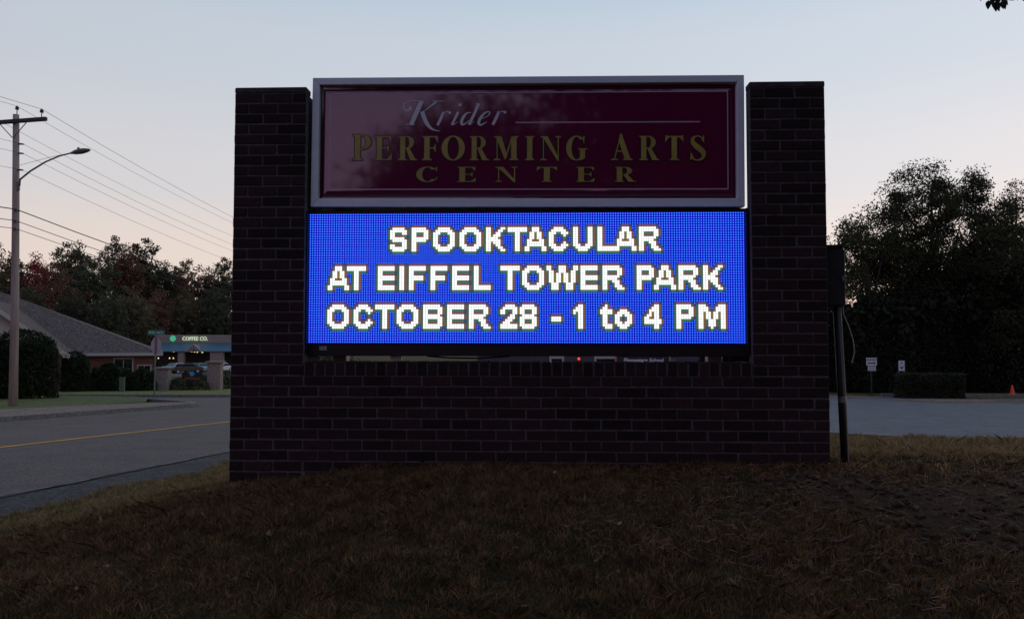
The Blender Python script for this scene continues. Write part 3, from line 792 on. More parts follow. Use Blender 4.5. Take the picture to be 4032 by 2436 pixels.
# ---- electrical box, leaning conduit post and cable on the right pier
boxm = mat('grey_blue_box', (.018, .023, .033), .5, scale=12, color2=(.012, .016, .023), spec=.3)
bx, of = sroot('electrical_box', 2.0, .12, 1.73, 'grey metal electrical box fixed to the outer side of the right brick pier', 'electrical box')
MB().box(-.068, .068, -.10, .06, 0, .39).build('housing', boxm, bx, bevel=.006)
MB().box(-.064, .070, -.114, -.1015, .012, .37).build('door', boxm, bx, bevel=.004)
MB().box(-.068, .075, -.12, .065, .391, .402).build('rain_hood', boxm, bx, bevel=.003)
MB().box(.048, .06, -.122, -.115, .17, .20).build('latch', steel, bx)
zb = .74
px_ = empty('conduit_post', sworld(2.075, .10, .62), 0, 'dark leaning conduit post standing right of the brick piers', 'post')
px_.rotation_euler = (0, 0, -YAW)
condm = mat('dark_conduit', (.014, .016, .019), .5, scale=14, color2=(.009, .011, .013), spec=.3)
MB().tube([(.012, 0, -.1), (-.004, .01, .5), (-.026, .02, 1.14)], [.0225, .022, .021], 14).build('pipe', condm, px_, smooth=True)
MB().tube([(.002, .005, .49), (.0, .006, .53)], [.0265, .0265], 14).build('coupling', steel, px_)
MB().tube([(.029, -.006, .1), (.019, .006, .6), (.001, .015, 1.13)], [.005] * 3, 6).build('ground_wire', steel, px_)
cb = empty('loose_cable', sworld(2.09, .10, 1.68), 0, 'thin pale cable looping out below the electrical box', 'cable')
cb.rotation_euler = (0, 0, -YAW)
MB().tube([(.0, .01, .06), (.002, 0, .0), (.03, -.005, -.07), (.055, -.01, -.16), (.062, -.012, -.24), (.045, -.012, -.31)], .0035, 6).build('cable_loop', mat('pale_cable', (.35, .34, .30), .6), cb)

# ================================================================== vegetation kit
def leaf_cards(P, size, rs, aspect=.6, droop=0.0):
    """diamond leaves at points P (n,3) with random orientation -> (n,4,3)"""
    n_ = len(P)
    a = rs.normal(size=(n_, 3)); a /= np.linalg.norm(a, axis=1, keepdims=True)
    if droop: a[:, 2] -= droop; a /= np.linalg.norm(a, axis=1, keepdims=True)
    q = rs.normal(size=(n_, 3)); q -= a * np.sum(a * q, 1, keepdims=True); q /= np.linalg.norm(q, axis=1, keepdims=True)
    s = size * rs.uniform(.6, 1.35, (n_, 1))
    return np.stack([P - a * s * .5, P + q * s * aspect * .5, P + a * s * .5, P - q * s * aspect * .5], 1)
def crown_points(rs, nl, nc, rx, rz, cz, sig, shape='round', core=.35):
    """clumps spread through an uneven crown, leaves spread round each clump"""
    d = rs.normal(size=(nc, 3)); d /= np.linalg.norm(d, axis=1, keepdims=True)
    r_ = (core + (1 - core) * rs.uniform(0, 1, nc) ** .5)
    lump = 1 + .22 * np.sin(d[:, 0] * 4 + rs.uniform(0, 6)) * np.cos(d[:, 1] * 3.3 + rs.uniform(0, 6)) + rs.uniform(-.14, .14, nc)
    c = d * np.minimum(r_ * lump, 1.04)[:, None]
    if shape == 'cone':
        hgt = (c[:, 2] + 1) / 2; c[:, :2] *= (1.15 - .95 * np.clip(hgt, 0, 1))[:, None]
    if shape == 'egg':
        hgt = (c[:, 2] + 1) / 2; c[:, :2] *= (1.08 - .45 * np.clip(hgt, 0, 1))[:, None]
    c = c * np.array([rx, rx, rz]) + np.array([0, 0, cz])
    k = rs.integers(0, nc, nl)
    sg = sig * rs.uniform(.6, 1.4, nc)
    return c[k] + np.clip(rs.normal(size=(nl, 3)), -1.75, 1.75) * sg[k][:, None] * np.array([1, 1, .75]), c
def trunk_mesh(name, h, r0, cz, rx, limbs, rs, mt, clumps=None, seg=8):
    mb = MB()
    lean = rs.uniform(-.3, .3, 2)
    top = Vector((lean[0], lean[1], h * .86))
    pts = [Vector((0, 0, -.3)), Vector((lean[0] * .1, lean[1] * .1, h * .25)), Vector((lean[0] * .5, lean[1] * .5, h * .55)), top]
    mb.tube(pts, [r0 * 1.25, r0, r0 * .65, r0 * .18], seg)
    for i in range(limbs):
        f_ = rs.uniform(.25, .72); s = pts[1].lerp(pts[3], (f_ - .2) / .66 if f_ > .2 else 0)
        s = Vector((lean[0] * f_, lean[1] * f_, h * f_))
        if clumps is not None: e = Vector(clumps[rs.integers(0, len(clumps))])
        else: an = rs.uniform(0, 6.28); e = Vector((math.cos(an) * rx * .8, math.sin(an) * rx * .8, h * min(.95, f_ + .25)))
        if e.z < s.z: e.z = s.z + .4
        mid = s.lerp(e, .5) + Vector((0, 0, .15 * (e - s).length * rs.uniform(-.3, .8)))
        mb.tube([s, mid, e], [r0 * .42, r0 * .24, r0 * .07], 5)
    return mb.mesh(name, mt, smooth=True)
barkm = mat('bark', (.060, .048, .040), .95, scale=9, color2=(.030, .025, .022), bump=.7, stretch=(1, 1, .25))
def tree(name, loc, h, rx, nl, nc, leaf, lm, label, group=None, cz=None, rz=None, sig=None, shape='round', limbs=9, seed=1, r0=None, core=.35, cat='tree'):
    rs = np.random.default_rng(seed)
    root = empty(name, loc, 0, label, cat, group)
    rz = rz or h * .36; cz = cz or h - rz
    P, c = crown_points(rs, nl, nc, rx, rz, cz, sig or rx * .16, shape, core)
    P[:, 2] = np.maximum(P[:, 2], .15)
    link('crown', quads_mesh('crown', leaf_cards(P, leaf, rs), lm), root)
    link('trunk', trunk_mesh('trunk', h, r0 or h * .016, cz, rx, limbs, rs, barkm, c), root)
    return root
def copy_tree(src, loc, rz, sc, label, lm=None):
    r_ = src.copy(); COL.objects.link(r_); r_.location = loc; r_.rotation_euler = (0, 0, rz); r_.scale = sc; r_['label'] = label
    for ch in src.children:
        c = ch.copy(); COL.objects.link(c); c.parent = r_
        if lm and ch.name.startswith('crown'):
            c.material_slots[0].link = 'OBJECT'; c.material_slots[0].material = lm
    return r_
def bush(name, loc, rx, ry, h, nl, leaf, lm, label, seed, group=None, form='dome', cat='shrub', hole=0.0):
    """clipped shrub: leaves fill a skin over a solid form, with a twiggy inside"""
    rs = np.random.default_rng(seed)
    root = empty(name, loc, 0, label, cat, group)
    if form == 'box':
        P = rs.uniform(-1, 1, (nl, 3)); ax = rs.integers(0, 3, nl); sg = rs.choice([-1, 1], nl)
        deep = 1 - np.abs(rs.normal(0, .10, nl)); P[np.arange(nl), ax] = sg * deep
        P = P * np.array([rx, ry, h / 2]) + np.array([0, 0, h / 2])
        P += .03 * np.sin(P[:, [1, 2, 0]] * 5)
    else:
        th = rs.uniform(0, 2 * math.pi, nl); t_ = rs.uniform(0, 1, nl)
        if form == 'column': prof = np.where(t_ < .62, .93 + .07 * np.sin(t_ * 3), np.sqrt(np.clip(1 - ((t_ - .62) / .38) ** 2, 0, 1)))
        else: prof = np.sqrt(np.clip(1 - t_ ** 2.2, 0, 1)) * (.9 + .1 * np.sin(t_ * 6))
        lump = 1 + .06 * np.sin(th * 3 + t_ * 5) + .05 * np.sin(th * 7 + 2)
        dep = 1 - np.abs(rs.normal(0, .13, nl))
        P = np.stack([np.cos(th) * prof * lump * dep * rx, np.sin(th) * prof * lump * dep * ry, t_ * h * (1 - .02 * np.abs(rs.normal(size=nl)))], 1)
        capn = nl // 6
        rr = np.sqrt(rs.uniform(0, 1, capn)); tt = rs.uniform(0, 6.28, capn)
    P = P + rs.normal(0, leaf * .35, P.shape); P[:, 2] = np.maximum(P[:, 2], .02)
    link('foliage', quads_mesh('foliage', leaf_cards(P, leaf, rs), lm), root)
    mb = MB()
    for i in range(7):
        an = i * .9; mb.tube([(0.1 * math.cos(an), .1 * math.sin(an), -.1), (rx * .45 * math.cos(an), ry * .45 * math.sin(an), h * .75)], [.03, .012], 5)
    mb.build('stems', barkm, root)
    # dense inner growth so that it reads solid
    k = nl // 3
    Q = rs.uniform(-1, 1, (k, 3)) * np.array([rx * .66, ry * .66, h * .40]) + np.array([0, 0, h * .43])
    link('inner_growth', quads_mesh('inner_growth', leaf_cards(Q, leaf * 2.2, rs, .8), lm), root)
    return root

L_dark = leaf_mat('leaf_dark_green', (.072, .080, .046))
L_green = leaf_mat('leaf_green', (.105, .112, .062))
L_olive = leaf_mat('leaf_olive', (.16, .135, .075))
L_gold = leaf_mat('leaf_gold', (.165, .112, .036))
L_red = leaf_mat('leaf_red', (.34, .050, .052))
L_rust = leaf_mat('leaf_rust', (.19, .095, .062))
L_pine = leaf_mat('leaf_pine', (.040, .056, .036))
L_hedge = leaf_mat('leaf_hedge', (.024, .036, .014), scale=2)

# ------------------------------------------------------------------ left: utility pole with street light
wood = mat('pole_wood', (.36, .29, .265), .9, scale=5, color2=(.22, .165, .15), bump=.4, stretch=(1, 1, .12))
arm_m = mat('green_grey_timber', (.055, .070, .062), .9, scale=6, color2=(.035, .045, .04))
galv = mat('weathered_metal', (.16, .17, .17), .6, scale=8, color2=(.11, .12, .12))
PX, PY = -15.78, 24.46; PZ0 = -.55
pole = empty('utility_pole', (PX, PY, PZ0), 0, 'tall wooden utility pole with a crossarm at the left edge of the photo', 'utility pole')
def pl3(x, y, z): return (x - PX, y - PY, z - PZ0)
MB().tube([pl3(PX + .08, PY, PZ0 - .4), pl3(PX + .05, PY, 2.5), pl3(PX - .02, PY, 6), pl3(PX - .09, PY, 8.75)], [.132, .116, .102, .090], 14).build('shaft', wood, pole, smooth=True)
AD = Vector((.975, -.22, 0)); AT = Vector((PX - .09, PY - .13, 8.50))
mb = MB()
a, b_ = AT - AD * 1.25, AT + AD * 1.25; q = Vector((.22, .975, 0)) * .05
mb.add([pl3(*(p + s * q + Vector((0, 0, z)))) for p in (a, b_) for s in (-1, 1) for z in (-.06, .06)], [(0, 1, 3, 2), (4, 6, 7, 5), (0, 4, 5, 1), (2, 3, 7, 6), (0, 2, 6, 4), (1, 5, 7, 3)])
mb.build('crossarm', arm_m, pole, bevel=.008)
for s in (-1, 1):
    MB().tube([pl3(*(AT + AD * .5 * s + Vector((0, 0, -.07)))), pl3(AT.x + .02 * s, AT.y, 7.98)], .014, 6).build('arm_brace', galv, pole)
insm = mat('brown_insulator', (.045, .035, .035), .3, spec=.5)
def insulator(p, parent, up=True):
    o = MB().lathe([(.014, -.16), (.014, 0), (.05, .0), (.062, .03), (.045, .05), (.058, .075), (.03, .10), (.02, .12)], 10).build('insulator', insm, parent)
    o.location = pl3(*p); return o
ins = [(PX - .05, PY - .02, 8.91)] + [tuple(AT + AD * k + Vector((0, 0, .21))) for k in (1.07, -1.07)]
for p in ins: insulator(p, pole)
hz = [7.79, 7.49, 6.96]
for z in hz:
    o = MB().tube([(0, 0, 0), (.10, -.02, -.005), (.19, -.04, -.02)], [.03, .028, .02], 8).build('spool_bracket', insm, pole); o.location = pl3(PX + .06, PY - .06, z)
for z in (5.68, 5.32, 5.07):
    o = MB().box(-.04, .07, -.16, -.10, -.04, .04).build('clamp', galv, pole, bevel=.006); o.location = pl3(PX + .05, PY, z)
lamp = empty('street_light', pl3(PX, PY, 6.62) and (PX + .06, PY - .05, 6.45), 0, 'unlit cobra-head street light on a curved arm fixed to the pole', 'street light')
MB().tube([(0.06, -.01, 0), (.08, -.02, .2), (.45, -.10, .45), (1.0, -.22, .72), (1.5, -.33, .88), (1.92, -.43, .95)], [.03, .03, .028, .026, .025, .024], 8).build('arm', galv, lamp, smooth=True)
MB().box(-.03, .06, -.03, .03, -.15, .12).build('bracket', galv, lamp, bevel=.005)
mb = MB()
HX = [(0, .03, .03), (.08, .055, .05), (.2, .10, .085), (.38, .13, .10), (.55, .11, .085), (.68, .07, .05), (.73, .02, .02)]
vs_, fs = [], []
for x, ry, rz_ in HX:
    for j in range(12):
        tt = j * math.pi / 6; zz = math.sin(tt) * rz_
        vs_.append((x, math.cos(tt) * ry, zz * (.9 if zz > 0 else .75) + x * .10))
for i in range(len(HX) - 1):
    for j in range(12): k = (j + 1) % 12; fs.append((i * 12 + j, i * 12 + k, i * 12 + 12 + k, i * 12 + 12 + j))
fs += [tuple(range(12))[::-1], tuple(range(len(vs_) - 12, len(vs_)))]
mb.add(vs_, fs); hd = mb.build('lamp_head', galv, lamp, smooth=True); hd.location = (1.88, -.42, .94); hd.rotation_euler = (0, 0, -.22)
o = MB().lathe([(.035, 0), (.035, .06), (.02, .075)], 10).build('photocell', insm, hd); o.location = (.3, 0, .10)
o = MB().tube([(0, 0, 0), (.9, -.2, .16), (1.86, -.42, .30)], .006, 5).build('feed_wire', insm, lamp); o.location = (.06, -.02, .66)
# wires: each hangs from this pole to the next ones along the road
wirem = mat('wire', (.030, .030, .032), .6)
ND = Vector((6.3, 44.6, -1.62)); BD = Vector((-6.1, -44.5, 1.2))
def wire(p, r_, sag, label, grp):
    p = Vector(p); pts = []
    for i in range(10, 0, -1): t_ = i / 10; pts.append(p + BD * t_ - Vector((0, 0, 4 * sag * t_ * (1 - t_))))
    for i in range(0, 17): t_ = i / 16; pts.append(p + ND * t_ - Vector((0, 0, 4 * sag * t_ * (1 - t_))))
    root = pts[10]
    o = MB().tube([q - root for q in pts], r_, 5).build('power_line', wirem); o.location = root
    return tag(o, label, 'power line', grp)
wire(Vector(ins[0]) + Vector((0, 0, .11)), .0055, 1.3, 'thin power line from the insulator on top of the pole', 'overhead lines')
wire(Vector(ins[1]) + Vector((0, 0, .11)), .0065, 1.3, 'power line from the insulator at the right end of the crossarm', 'overhead lines')
wire(Vector(ins[2]) + Vector((0, 0, .11)), .0055, 1.3, 'power line from the crossarm end outside the photo, passing behind the pole', 'overhead lines')
for z, lb in zip(hz, ('thin line from the uppermost side bracket of the pole', 'thin line from the middle side bracket of the pole', 'thin line from the lowest side bracket, just above the street light arm')):
    wire((PX + .24, PY - .1, z - .02), .0055, 1.25, lb, 'overhead lines')
for z, r_, lb in ((5.68, .017, 'thickest black cable, uppermost of the three below the street light'), (5.32, .012, 'middle of the three cables below the street light'), (5.07, .010, 'lowest of the three cables below the street light')):
    wire((PX + .10, PY - .16, z), r_, 1.05, lb, 'communication cables')

# ------------------------------------------------------------------ left: house
hb = mat('house_brick', (.150, .050, .034), .9, bump=.2, scale=30, color2=(.10, .034, .026))
tbn = hb.node_tree; bt = tbn.nodes.new('ShaderNodeTexBrick'); bt.inputs['Scale'].default_value = 1.0
bt.inputs['Brick Width'].default_value = .21; bt.inputs['Row Height'].default_value = .075; bt.inputs['Mortar Size'].default_value = .008
bt.inputs['Color1'].default_value = (.17, .055, .038, 1); bt.inputs['Color2'].default_value = (.11, .038, .030, 1); bt.inputs['Mortar'].default_value = (.20, .15, .13, 1)
mpn = tbn.nodes.new('ShaderNodeMapping'); mpn.inputs['Rotation'].default_value = (R(90), 0, 0); tcn = tbn.nodes.new('ShaderNodeTexCoord')
tbn.links.new(tcn.outputs['Object'], mpn.inputs[0]); tbn.links.new(mpn.outputs[0], bt.inputs['Vector']); tbn.links.new(bt.outputs['Color'], tbn.nodes['Principled BSDF'].inputs['Base Color'])
shing = mat('grey_shingles', (.165, .112, .092), .95, scale=5, color2=(.080, .055, .048), bump=.6, detail=12, speck=0.55, sscale=9)
trim = mat('white_trim', (.38, .36, .33), .6)
glassd = mat('dark_glass', (.012, .014, .016), .08, spec=.6)
HA = R(24.8)
house = empty('brick_house', (-23.1, 50, -1.62), HA, 'low red brick house with a grey shingle roof left of the coffee shop', 'house')
EH = 2.41
MB().box(-24, 0, 0, 20, -.3, EH).build('wall', hb, house)
mb = MB(); e0, e1, y0, y1 = -24.5, .5, -.5, 20.5
mb.add([(e0, y0, EH), (e1, y0, EH), (e1, y1, EH), (e0, y1, EH), (-10.2, 10, EH + 4.35), (-14, 10, EH + 4.35)], [(0, 1, 4, 5), (1, 2, 4), (2, 3, 5, 4), (3, 0, 5), (3, 2, 1, 0)])
roof = mb.build('roof', shing, house)
MB().box(e0 - .02, e1 + .02, y0 - .03, y0 - .001, EH - .16, EH + .02).build('fascia', trim, roof)
MB().box(e1 + .001, e1 + .03, y0, y1, EH - .16, EH + .02).build('fascia', trim, roof)
MB().box(-10, -9.6, 10.2, 10.6, EH + 3.6, EH + 5.0)
wing = MB().box(-12.6, -4.8, -4, -.01, -.3, EH).build('front_wing', hb, house)
mb = MB(); wx0, wx1, wc, wy = -13.0, -4.4, -8.7, -4.5
mb.add([(wx0, wy, EH), (wx1, wy, EH), (wc, wy, EH + 3.2), (wx0, 7, EH + .02), (wx1, 7, EH + .02), (wc, 7, EH + 3.2)], [(0, 2, 5, 3), (1, 4, 5, 2), (3, 5, 4)])
mb.build('wing_roof', shing, house)
MB().prism([(wx0 + .3, EH - .1), (wx1 - .3, EH - .1), (wc, EH + 2.85)], -4.02, -3.9).build('gable', trim, house)
for s, xe in ((1, wx1), (-1, wx0)):
    MB().prism([(wc, EH + 3.2), (xe, EH), (xe, EH - .26), (wc, EH + 2.92)], -4.56, -4.46).build('rake_board', trim, house)
MB().box(wx1 - .3, wx1 + .02, -4.56, -.5, EH - .18, EH + .01).build('fascia', trim, house)
for xw, w_, z0_, z1_ in ((-3.95, .35, .35, 2.0), (-1.75, 1.0, .55, 2.05), (-.55, .7, .2, 1.6)):
    f_ = MB().box(xw - w_ / 2 - .07, xw + w_ / 2 + .07, -.05, -.003, z0_ - .07, z1_ + .07).build('window', trim if w_ > .5 else mat('dark_frame', (.03, .03, .03), .7), house)
    MB().box(xw - w_ / 2, xw - .02, -.06, -.051, z0_, z1_).build('pane', glassd, f_)
    MB().box(xw + .02, xw + w_ / 2, -.06, -.051, z0_, z1_).build('pane', glassd, f_)

bush('clipped_shrub', (-20.3, 32.2, -.84), 1.38, 1.2, 2.85, 9000, .10, L_hedge, 'tall dark clipped shrub right behind the utility pole', 21, 'clipped shrubs by the house', 'column')
bush('clipped_shrub', (-23.6, 31.6, -.82), 1.5, 1.2, 2.4, 7000, .10, L_hedge, 'dark clipped shrub at the left edge of the photo, left of the pole', 22, 'clipped shrubs by the house', 'column')
bush('clipped_shrub', (-25.4, 45.0, -1.4), .85, .8, 2.35, 6000, .10, L_hedge, 'narrow round-topped dark shrub at the corner of the brick wall', 23, 'clipped shrubs by the house', 'column')
for i, (x, y, rx, h, lb) in enumerate(((-25.0, 46.0, .6, .8, 'lowest dark shrub under the narrow window of the brick house'), (-24.1, 46.5, 1.35, 1.65, 'round dark shrub in the middle of the brick wall'), (-22.5, 47.2, .85, 1.35, 'round dark shrub under the white-framed windows'))):
    bush('foundation_shrub', (x, y, float(pz(x, y)) + .08), rx, .9, h, 6000, .10, L_hedge, lb, 30 + i, 'shrubs along the brick house')
pb = empty('utility_pedestal', (-22.2, 44.2, -1.35), .2, 'small grey-green utility pedestal standing in front of the shrubs', 'utility pedestal')
pbm = mat('pedestal_green', (.075, .095, .085), .6)
MB().box(-.13, .13, -.12, .12, 0, .78).build('body', pbm, pb, bevel=.01); MB().box(-.15, .15, -.14, .14, .781, .84).build('lid', pbm, pb, bevel=.015)

# ------------------------------------------------------------------ left: stop sign with street-name blade
st = empty('stop_sign', (-16.25, 35.3, -1.02), 0, 'stop sign seen from behind with a green street-name blade on top', 'stop sign')
MB().box(-.028, .028, -.02, .02, -.3, 3.0).build('post', galv, st)
bk = mat('sign_back', (.36, .34, .35), .6, metal=.3)
o = MB().prism([(.41 * math.cos(R(22.5 + 45 * i)), .41 * math.sin(R(22.5 + 45 * i))) for i in range(8)], .03, .034).build('octagon', bk, st); o.location = (0, 0, 2.35); o.rotation_euler = (0, 0, R(-32))
gsm = mat('sign_green', (.012, .19, .12), .4, emit=(.0, .10, .06), estr=.0)
bl = MB().box(-.36, .40, -.012, .012, 2.83, 3.06).build('street_name_blade', gsm, st)
o = text_mesh('street_name', 'EMERALD', .15, mat('sign_white', (.55, .58, .56), .5), .002, bl); o.location = (.02, -.015, 2.945)

# ------------------------------------------------------------------ left: stone gateway sign
stone = mat('pinkish_stone', (.255, .205, .190), .9, scale=7, color2=(.17, .135, .13), bump=.5)
def gate_pillar(x, y, w, h, label):
    r_ = empty('stone_pillar', (x, y, float(pz(x, y)) + .05), .12, label, 'pillar', 'stone pillars of the gateway sign')
    MB().box(-w / 2, w / 2, -w / 2, w / 2, -.2, h).build('shaft', stone, r_, bevel=.015)
    MB().box(-w / 2 - .12, w / 2 + .12, -w / 2 - .12, w / 2 + .12, h + .001, h + .12).build('cap', stone, r_, bevel=.02)
gate_pillar(-21.55, 48.0, .72, 1.35, 'shorter stone pillar with a flat cap, left of the gateway sign')
gate_pillar(-19.05, 49.8, .80, 1.75, 'taller stone pillar right of the gateway sign, beside the brick pier')
gw = empty('gateway_sign', (-20.2, 49.0, float(pz(-20.2, 49)) + .05), .12, 'dark gateway sign board with a blue disc and orange lettering', 'sign')
MB().box(-.62, .62, -.04, .04, .25, 1.15).build('board', mat('dark_board', (.018, .016, .015), .6), gw, bevel=.01)
for s in (-.5, .5): MB().box(s - .05, s + .05, .045, .12, -.3, 1.1).build('post', wood, gw)
o = MB().tube([(0, -.041, 1.06), (0, -.055, 1.06)], [.15, .15], 18).build('disc', mat('logo_blue', (.03, .30, .46), .5), gw)
o = text_mesh('lettering', 'EMERALD', .22, mat('orange_lettering', (.36, .12, .03), .6), .003, gw); o.location = (.03, -.046, .76)
for i, (x, y, rx, h, lb) in enumerate(((-20.75, 48.3, .45, .75, 'small green shrub in front of the gateway sign'), (-19.6, 48.9, .55, .55, 'low green shrub beside the taller stone pillar'), (-20.4, 51.0, 1.5, 1.0, 'wide green shrub behind the gateway sign'), (-19.9, 53.8, 1.2, 1.25, 'wider green shrub behind the taller stone pillar'))):
    bush('garden_shrub', (x, y, float(pz(x, y)) + .06), rx, rx * .8, h, 2500, .12, L_green, lb, 60 + i, 'shrubs round the gateway sign')

# ------------------------------------------------------------------ left: coffee shop and parked cars
SD = 130.0; SZ = float(pz(0, SD))
pA = at(578, 1347, SD); shop = empty('coffee_shop', (pA.x, SD, SZ - .0), 0, 'small shop with a pale parapet, blue awning roof and lit white letters', 'shop')
mpx = SD / F_PX
def zz(py): return 1.5 + (1347 - py) * mpx - SZ
W_ = 15.4
stucco = mat('shop_stucco', (.255, .225, .195), .9, scale=3, color2=(.21, .185, .165))
blue_roof = mat('blue_metal_roof', (.070, .135, .175), .5, scale=3, color2=(.058, .112, .145), spec=.4)
MB().box(.3, W_, 3.6, 14, -.3, zz(1352)).build('wall', mat('shop_dark_front', (.035, .032, .032), .8), shop)
MB().box(0, W_, 3.0, 14, zz(1352) + .01, zz(1322)).build('parapet', stucco, shop)
MB().box(-.1, W_ + .1, 2.95, 14.1, zz(1322) + .005, zz(1319)).build('coping', trim, shop)
mb = MB(); zt, zb_ = zz(1350), zz(1382)
mb.add([(-.1, 3.0, zt), (W_, 3.0, zt), (W_ + .3, 0, zb_), (-.7, 0, zb_), (-.7, 0, zb_ - .15), (W_ + .3, 0, zb_ - .15), (W_, 3.0, zb_ - .15), (-.1, 3.0, zb_ - .15)],
       [(0, 1, 2, 3), (3, 2, 5, 4), (4, 5, 6, 7), (1, 6, 5, 2), (0, 3, 4, 7), (0, 7, 6, 1)])
aw = mb.build('awning_roof', blue_roof, shop)
gx = (763 - 578) * mpx
MB().prism([(gx - 1.25, zb_ - .12), (gx + 1.25, zb_ - .12), (gx, zt - .25)], -.06, 2.2).build('gable', mat('gable_cream', (.26, .23, .21), .8), aw)
for k in (-.75, -.4, 0, .4, .75): MB().tube([(gx, -.09, zb_ - .1), (gx + k * 1.1, -.09, zb_ + .9 * (1 - abs(k)))], .03, 5).build('gable_spoke', black, aw)
for s in (-1, 1): MB().tube([(gx + s * 1.35, -.10, zb_ - .14), (gx, -.10, zt - .2)], .06, 5).build('gable_trim', trim, aw)
for xa, xb in ((698, 721), (825, 876), (590, 596)):
    MB().box((xa - 578) * mpx, (xb - 578) * mpx, .3, 1.0, -.3, zb_ - .16).build('column', stucco, shop)
litw = emis('lit_white_letters', (.62, .74, .54), .85)
tx = text_mesh('lit_lettering', 'COFFEE CO.', .92, litw, .06, shop, bold=.012); tx.location = ((740 - 578) * mpx, 2.86, zz(1334))
wd = max(v.co.x for v in tx.data.vertices) - min(v.co.x for v in tx.data.vertices); tx.scale = ((791 - 689) * mpx / wd, 1, 1)
o = MB().tube([(0, 0, 0), (0, -.1, 0)], [.5, .5], 20).build('lit_logo_disc', emis('lit_green_disc', (.06, .46, .27), .8), shop); o.location = ((651 - 578) * mpx, 2.9, zz(1333))
warm = emis('warm_lamp', (1.0, .80, .45), 1.1)
for i, (a, b_) in enumerate(((658, 1384), (670, 1385), (742, 1385), (753, 1386), (764, 1387), (597, 1412), (642, 1412), (657, 1412), (784, 1388))):
    o = MB().lathe([(.04, .16), (.09, .06), (.13, -.08)], 8).build('hanging_lamp', warm, shop); o.location = ((a - 578) * mpx, 1.4 if b_ < 1400 else 2.6, zz(b_))
strip('shop_car_park', [(-70, 92), (-70, 105), (-70, 129)], [(-22, 92), (-25, 105), (-30, 129)], pz, asph, 3, .02)
carpaints = {'white': mat('car_white', (.50, .52, .55), .25, spec=.6, coat=.6), 'dark': mat('car_dark', (.030, .022, .024), .25, spec=.6, coat=.6), 'silver': mat('car_silver', (.30, .36, .36), .3, spec=.6, coat=.6), 'navy': mat('car_navy', (.02, .03, .05), .25, coat=.6)}
tyre = mat('tyre', (.012, .012, .012), .9); rimm = mat('rim', (.30, .30, .31), .4, metal=.6)
tail = mat('tail_lamp', (.30, .02, .015), .3); headl = mat('head_lamp', (.55, .55, .52), .2)
def car(loc, rz, paint, label):
    c = empty('parked_car', loc, rz, label, 'car', 'cars parked at the coffee shop')
    side = [(-2.2, .35), (-2.25, .75), (-2.05, .95), (-1.5, 1.0), (-.75, 1.0), (1.3, 1.02), (2.1, .92), (2.25, .7), (2.22, .35)]
    MB().prism(side, -.86, .86, 'y').build('body', carpaints[paint], c, bevel=.05)
    cab = [(-1.25, .99), (-.55, 1.42), (.75, 1.46), (1.55, 1.02)]
    MB().prism(cab, -.74, .74, 'y').build('cabin', carpaints[paint], c, bevel=.05)
    MB().prism([(-1.10, 1.03), (-.52, 1.36), (.70, 1.39), (1.30, 1.05)], -.752, .752, 'y').build('side_glass', glassd, c)
    MB().add([(-1.262, -.62, 1.02), (-1.262, .62, 1.02), (-.62, .60, 1.41), (-.62, -.60, 1.41)], [(0, 1, 2, 3)]).build('windscreen', glassd, c)
    for x in (-1.4, 1.35):
        for s in (-1, 1):
            w = MB().tube([(x, s * .70, .33), (x, s * .90, .33)], [.33, .33], 14).build('wheel', tyre, c)
            MB().tube([(x, s * .90, .33), (x, s * .91, .33)], [.2, .2], 10).build('rim', rimm, w)
    for s in (-1, 1):
        MB().box(-2.285, -2.2, s * .62 - .14, s * .62 + .14, .68, .82).build('headlight', headl, c, bevel=.02)
        MB().box(2.2, 2.275, s * .62 - .14, s * .62 + .14, .70, .86).build('tail_light', tail, c, bevel=.02)
for a, b_, D, rz_, pt, lb in ((692, 1455, 118, 1.25, 'white', 'white parked car, leftmost in front of the coffee shop'), (732, 1462, 112, .75, 'dark', 'dark red-black car parked just right of the white car'), (768, 1449, 121, 1.5, 'navy', 'dark car parked in line with the shop gable'), (806, 1452, 119, 1.75, 'silver', 'silver car parked left of the taller stone pillar'), (870, 1448, 119, 1.5, 'white', 'white car parked just right of the taller stone pillar')):
    p = at(a, b_, D); car((p.x, D, float(pz(0, D)) + .03), rz_, pt, lb)

# ------------------------------------------------------------------ left: wood behind the shop
protos = []
specs = [(22, 5.0, 'round'), (24, 4.4, 'egg'), (20, 5.4, 'round'), (25, 4.0, 'egg')]
for i, (h, rx, shp) in enumerate(specs):
    protos.append(dict(h=h, rx=rx, seed=100 + i, shape=shp))
def lt(px_, top, D, i, lm, label):
    """tree whose top shows at photo pixel (px, top)"""
    p = at(px_, top, D); gz = float(pz(0, D)); H = p.z - gz
    s = protos[i]
    if 'root' not in s:
        s['root'] = tree('woodland_tree', (p.x, D, gz), s['h'], s['rx'], 12000, 150, .42, lm, label, 'trees behind the coffee shop', rz=s['h'] * .44, cz=s['h'] * .55, sig=.60, shape=s['shape'], limbs=8, seed=s['seed'], core=.2)
        s['root'].scale = (H / s['h'],) * 3
    else:
        k = H / s['h']; copy_tree(s['root'], (p.x, D, gz), random.uniform(0, 6.28), (k * random.uniform(.85, 1.15), k * random.uniform(.85, 1.15), k), label, lm)
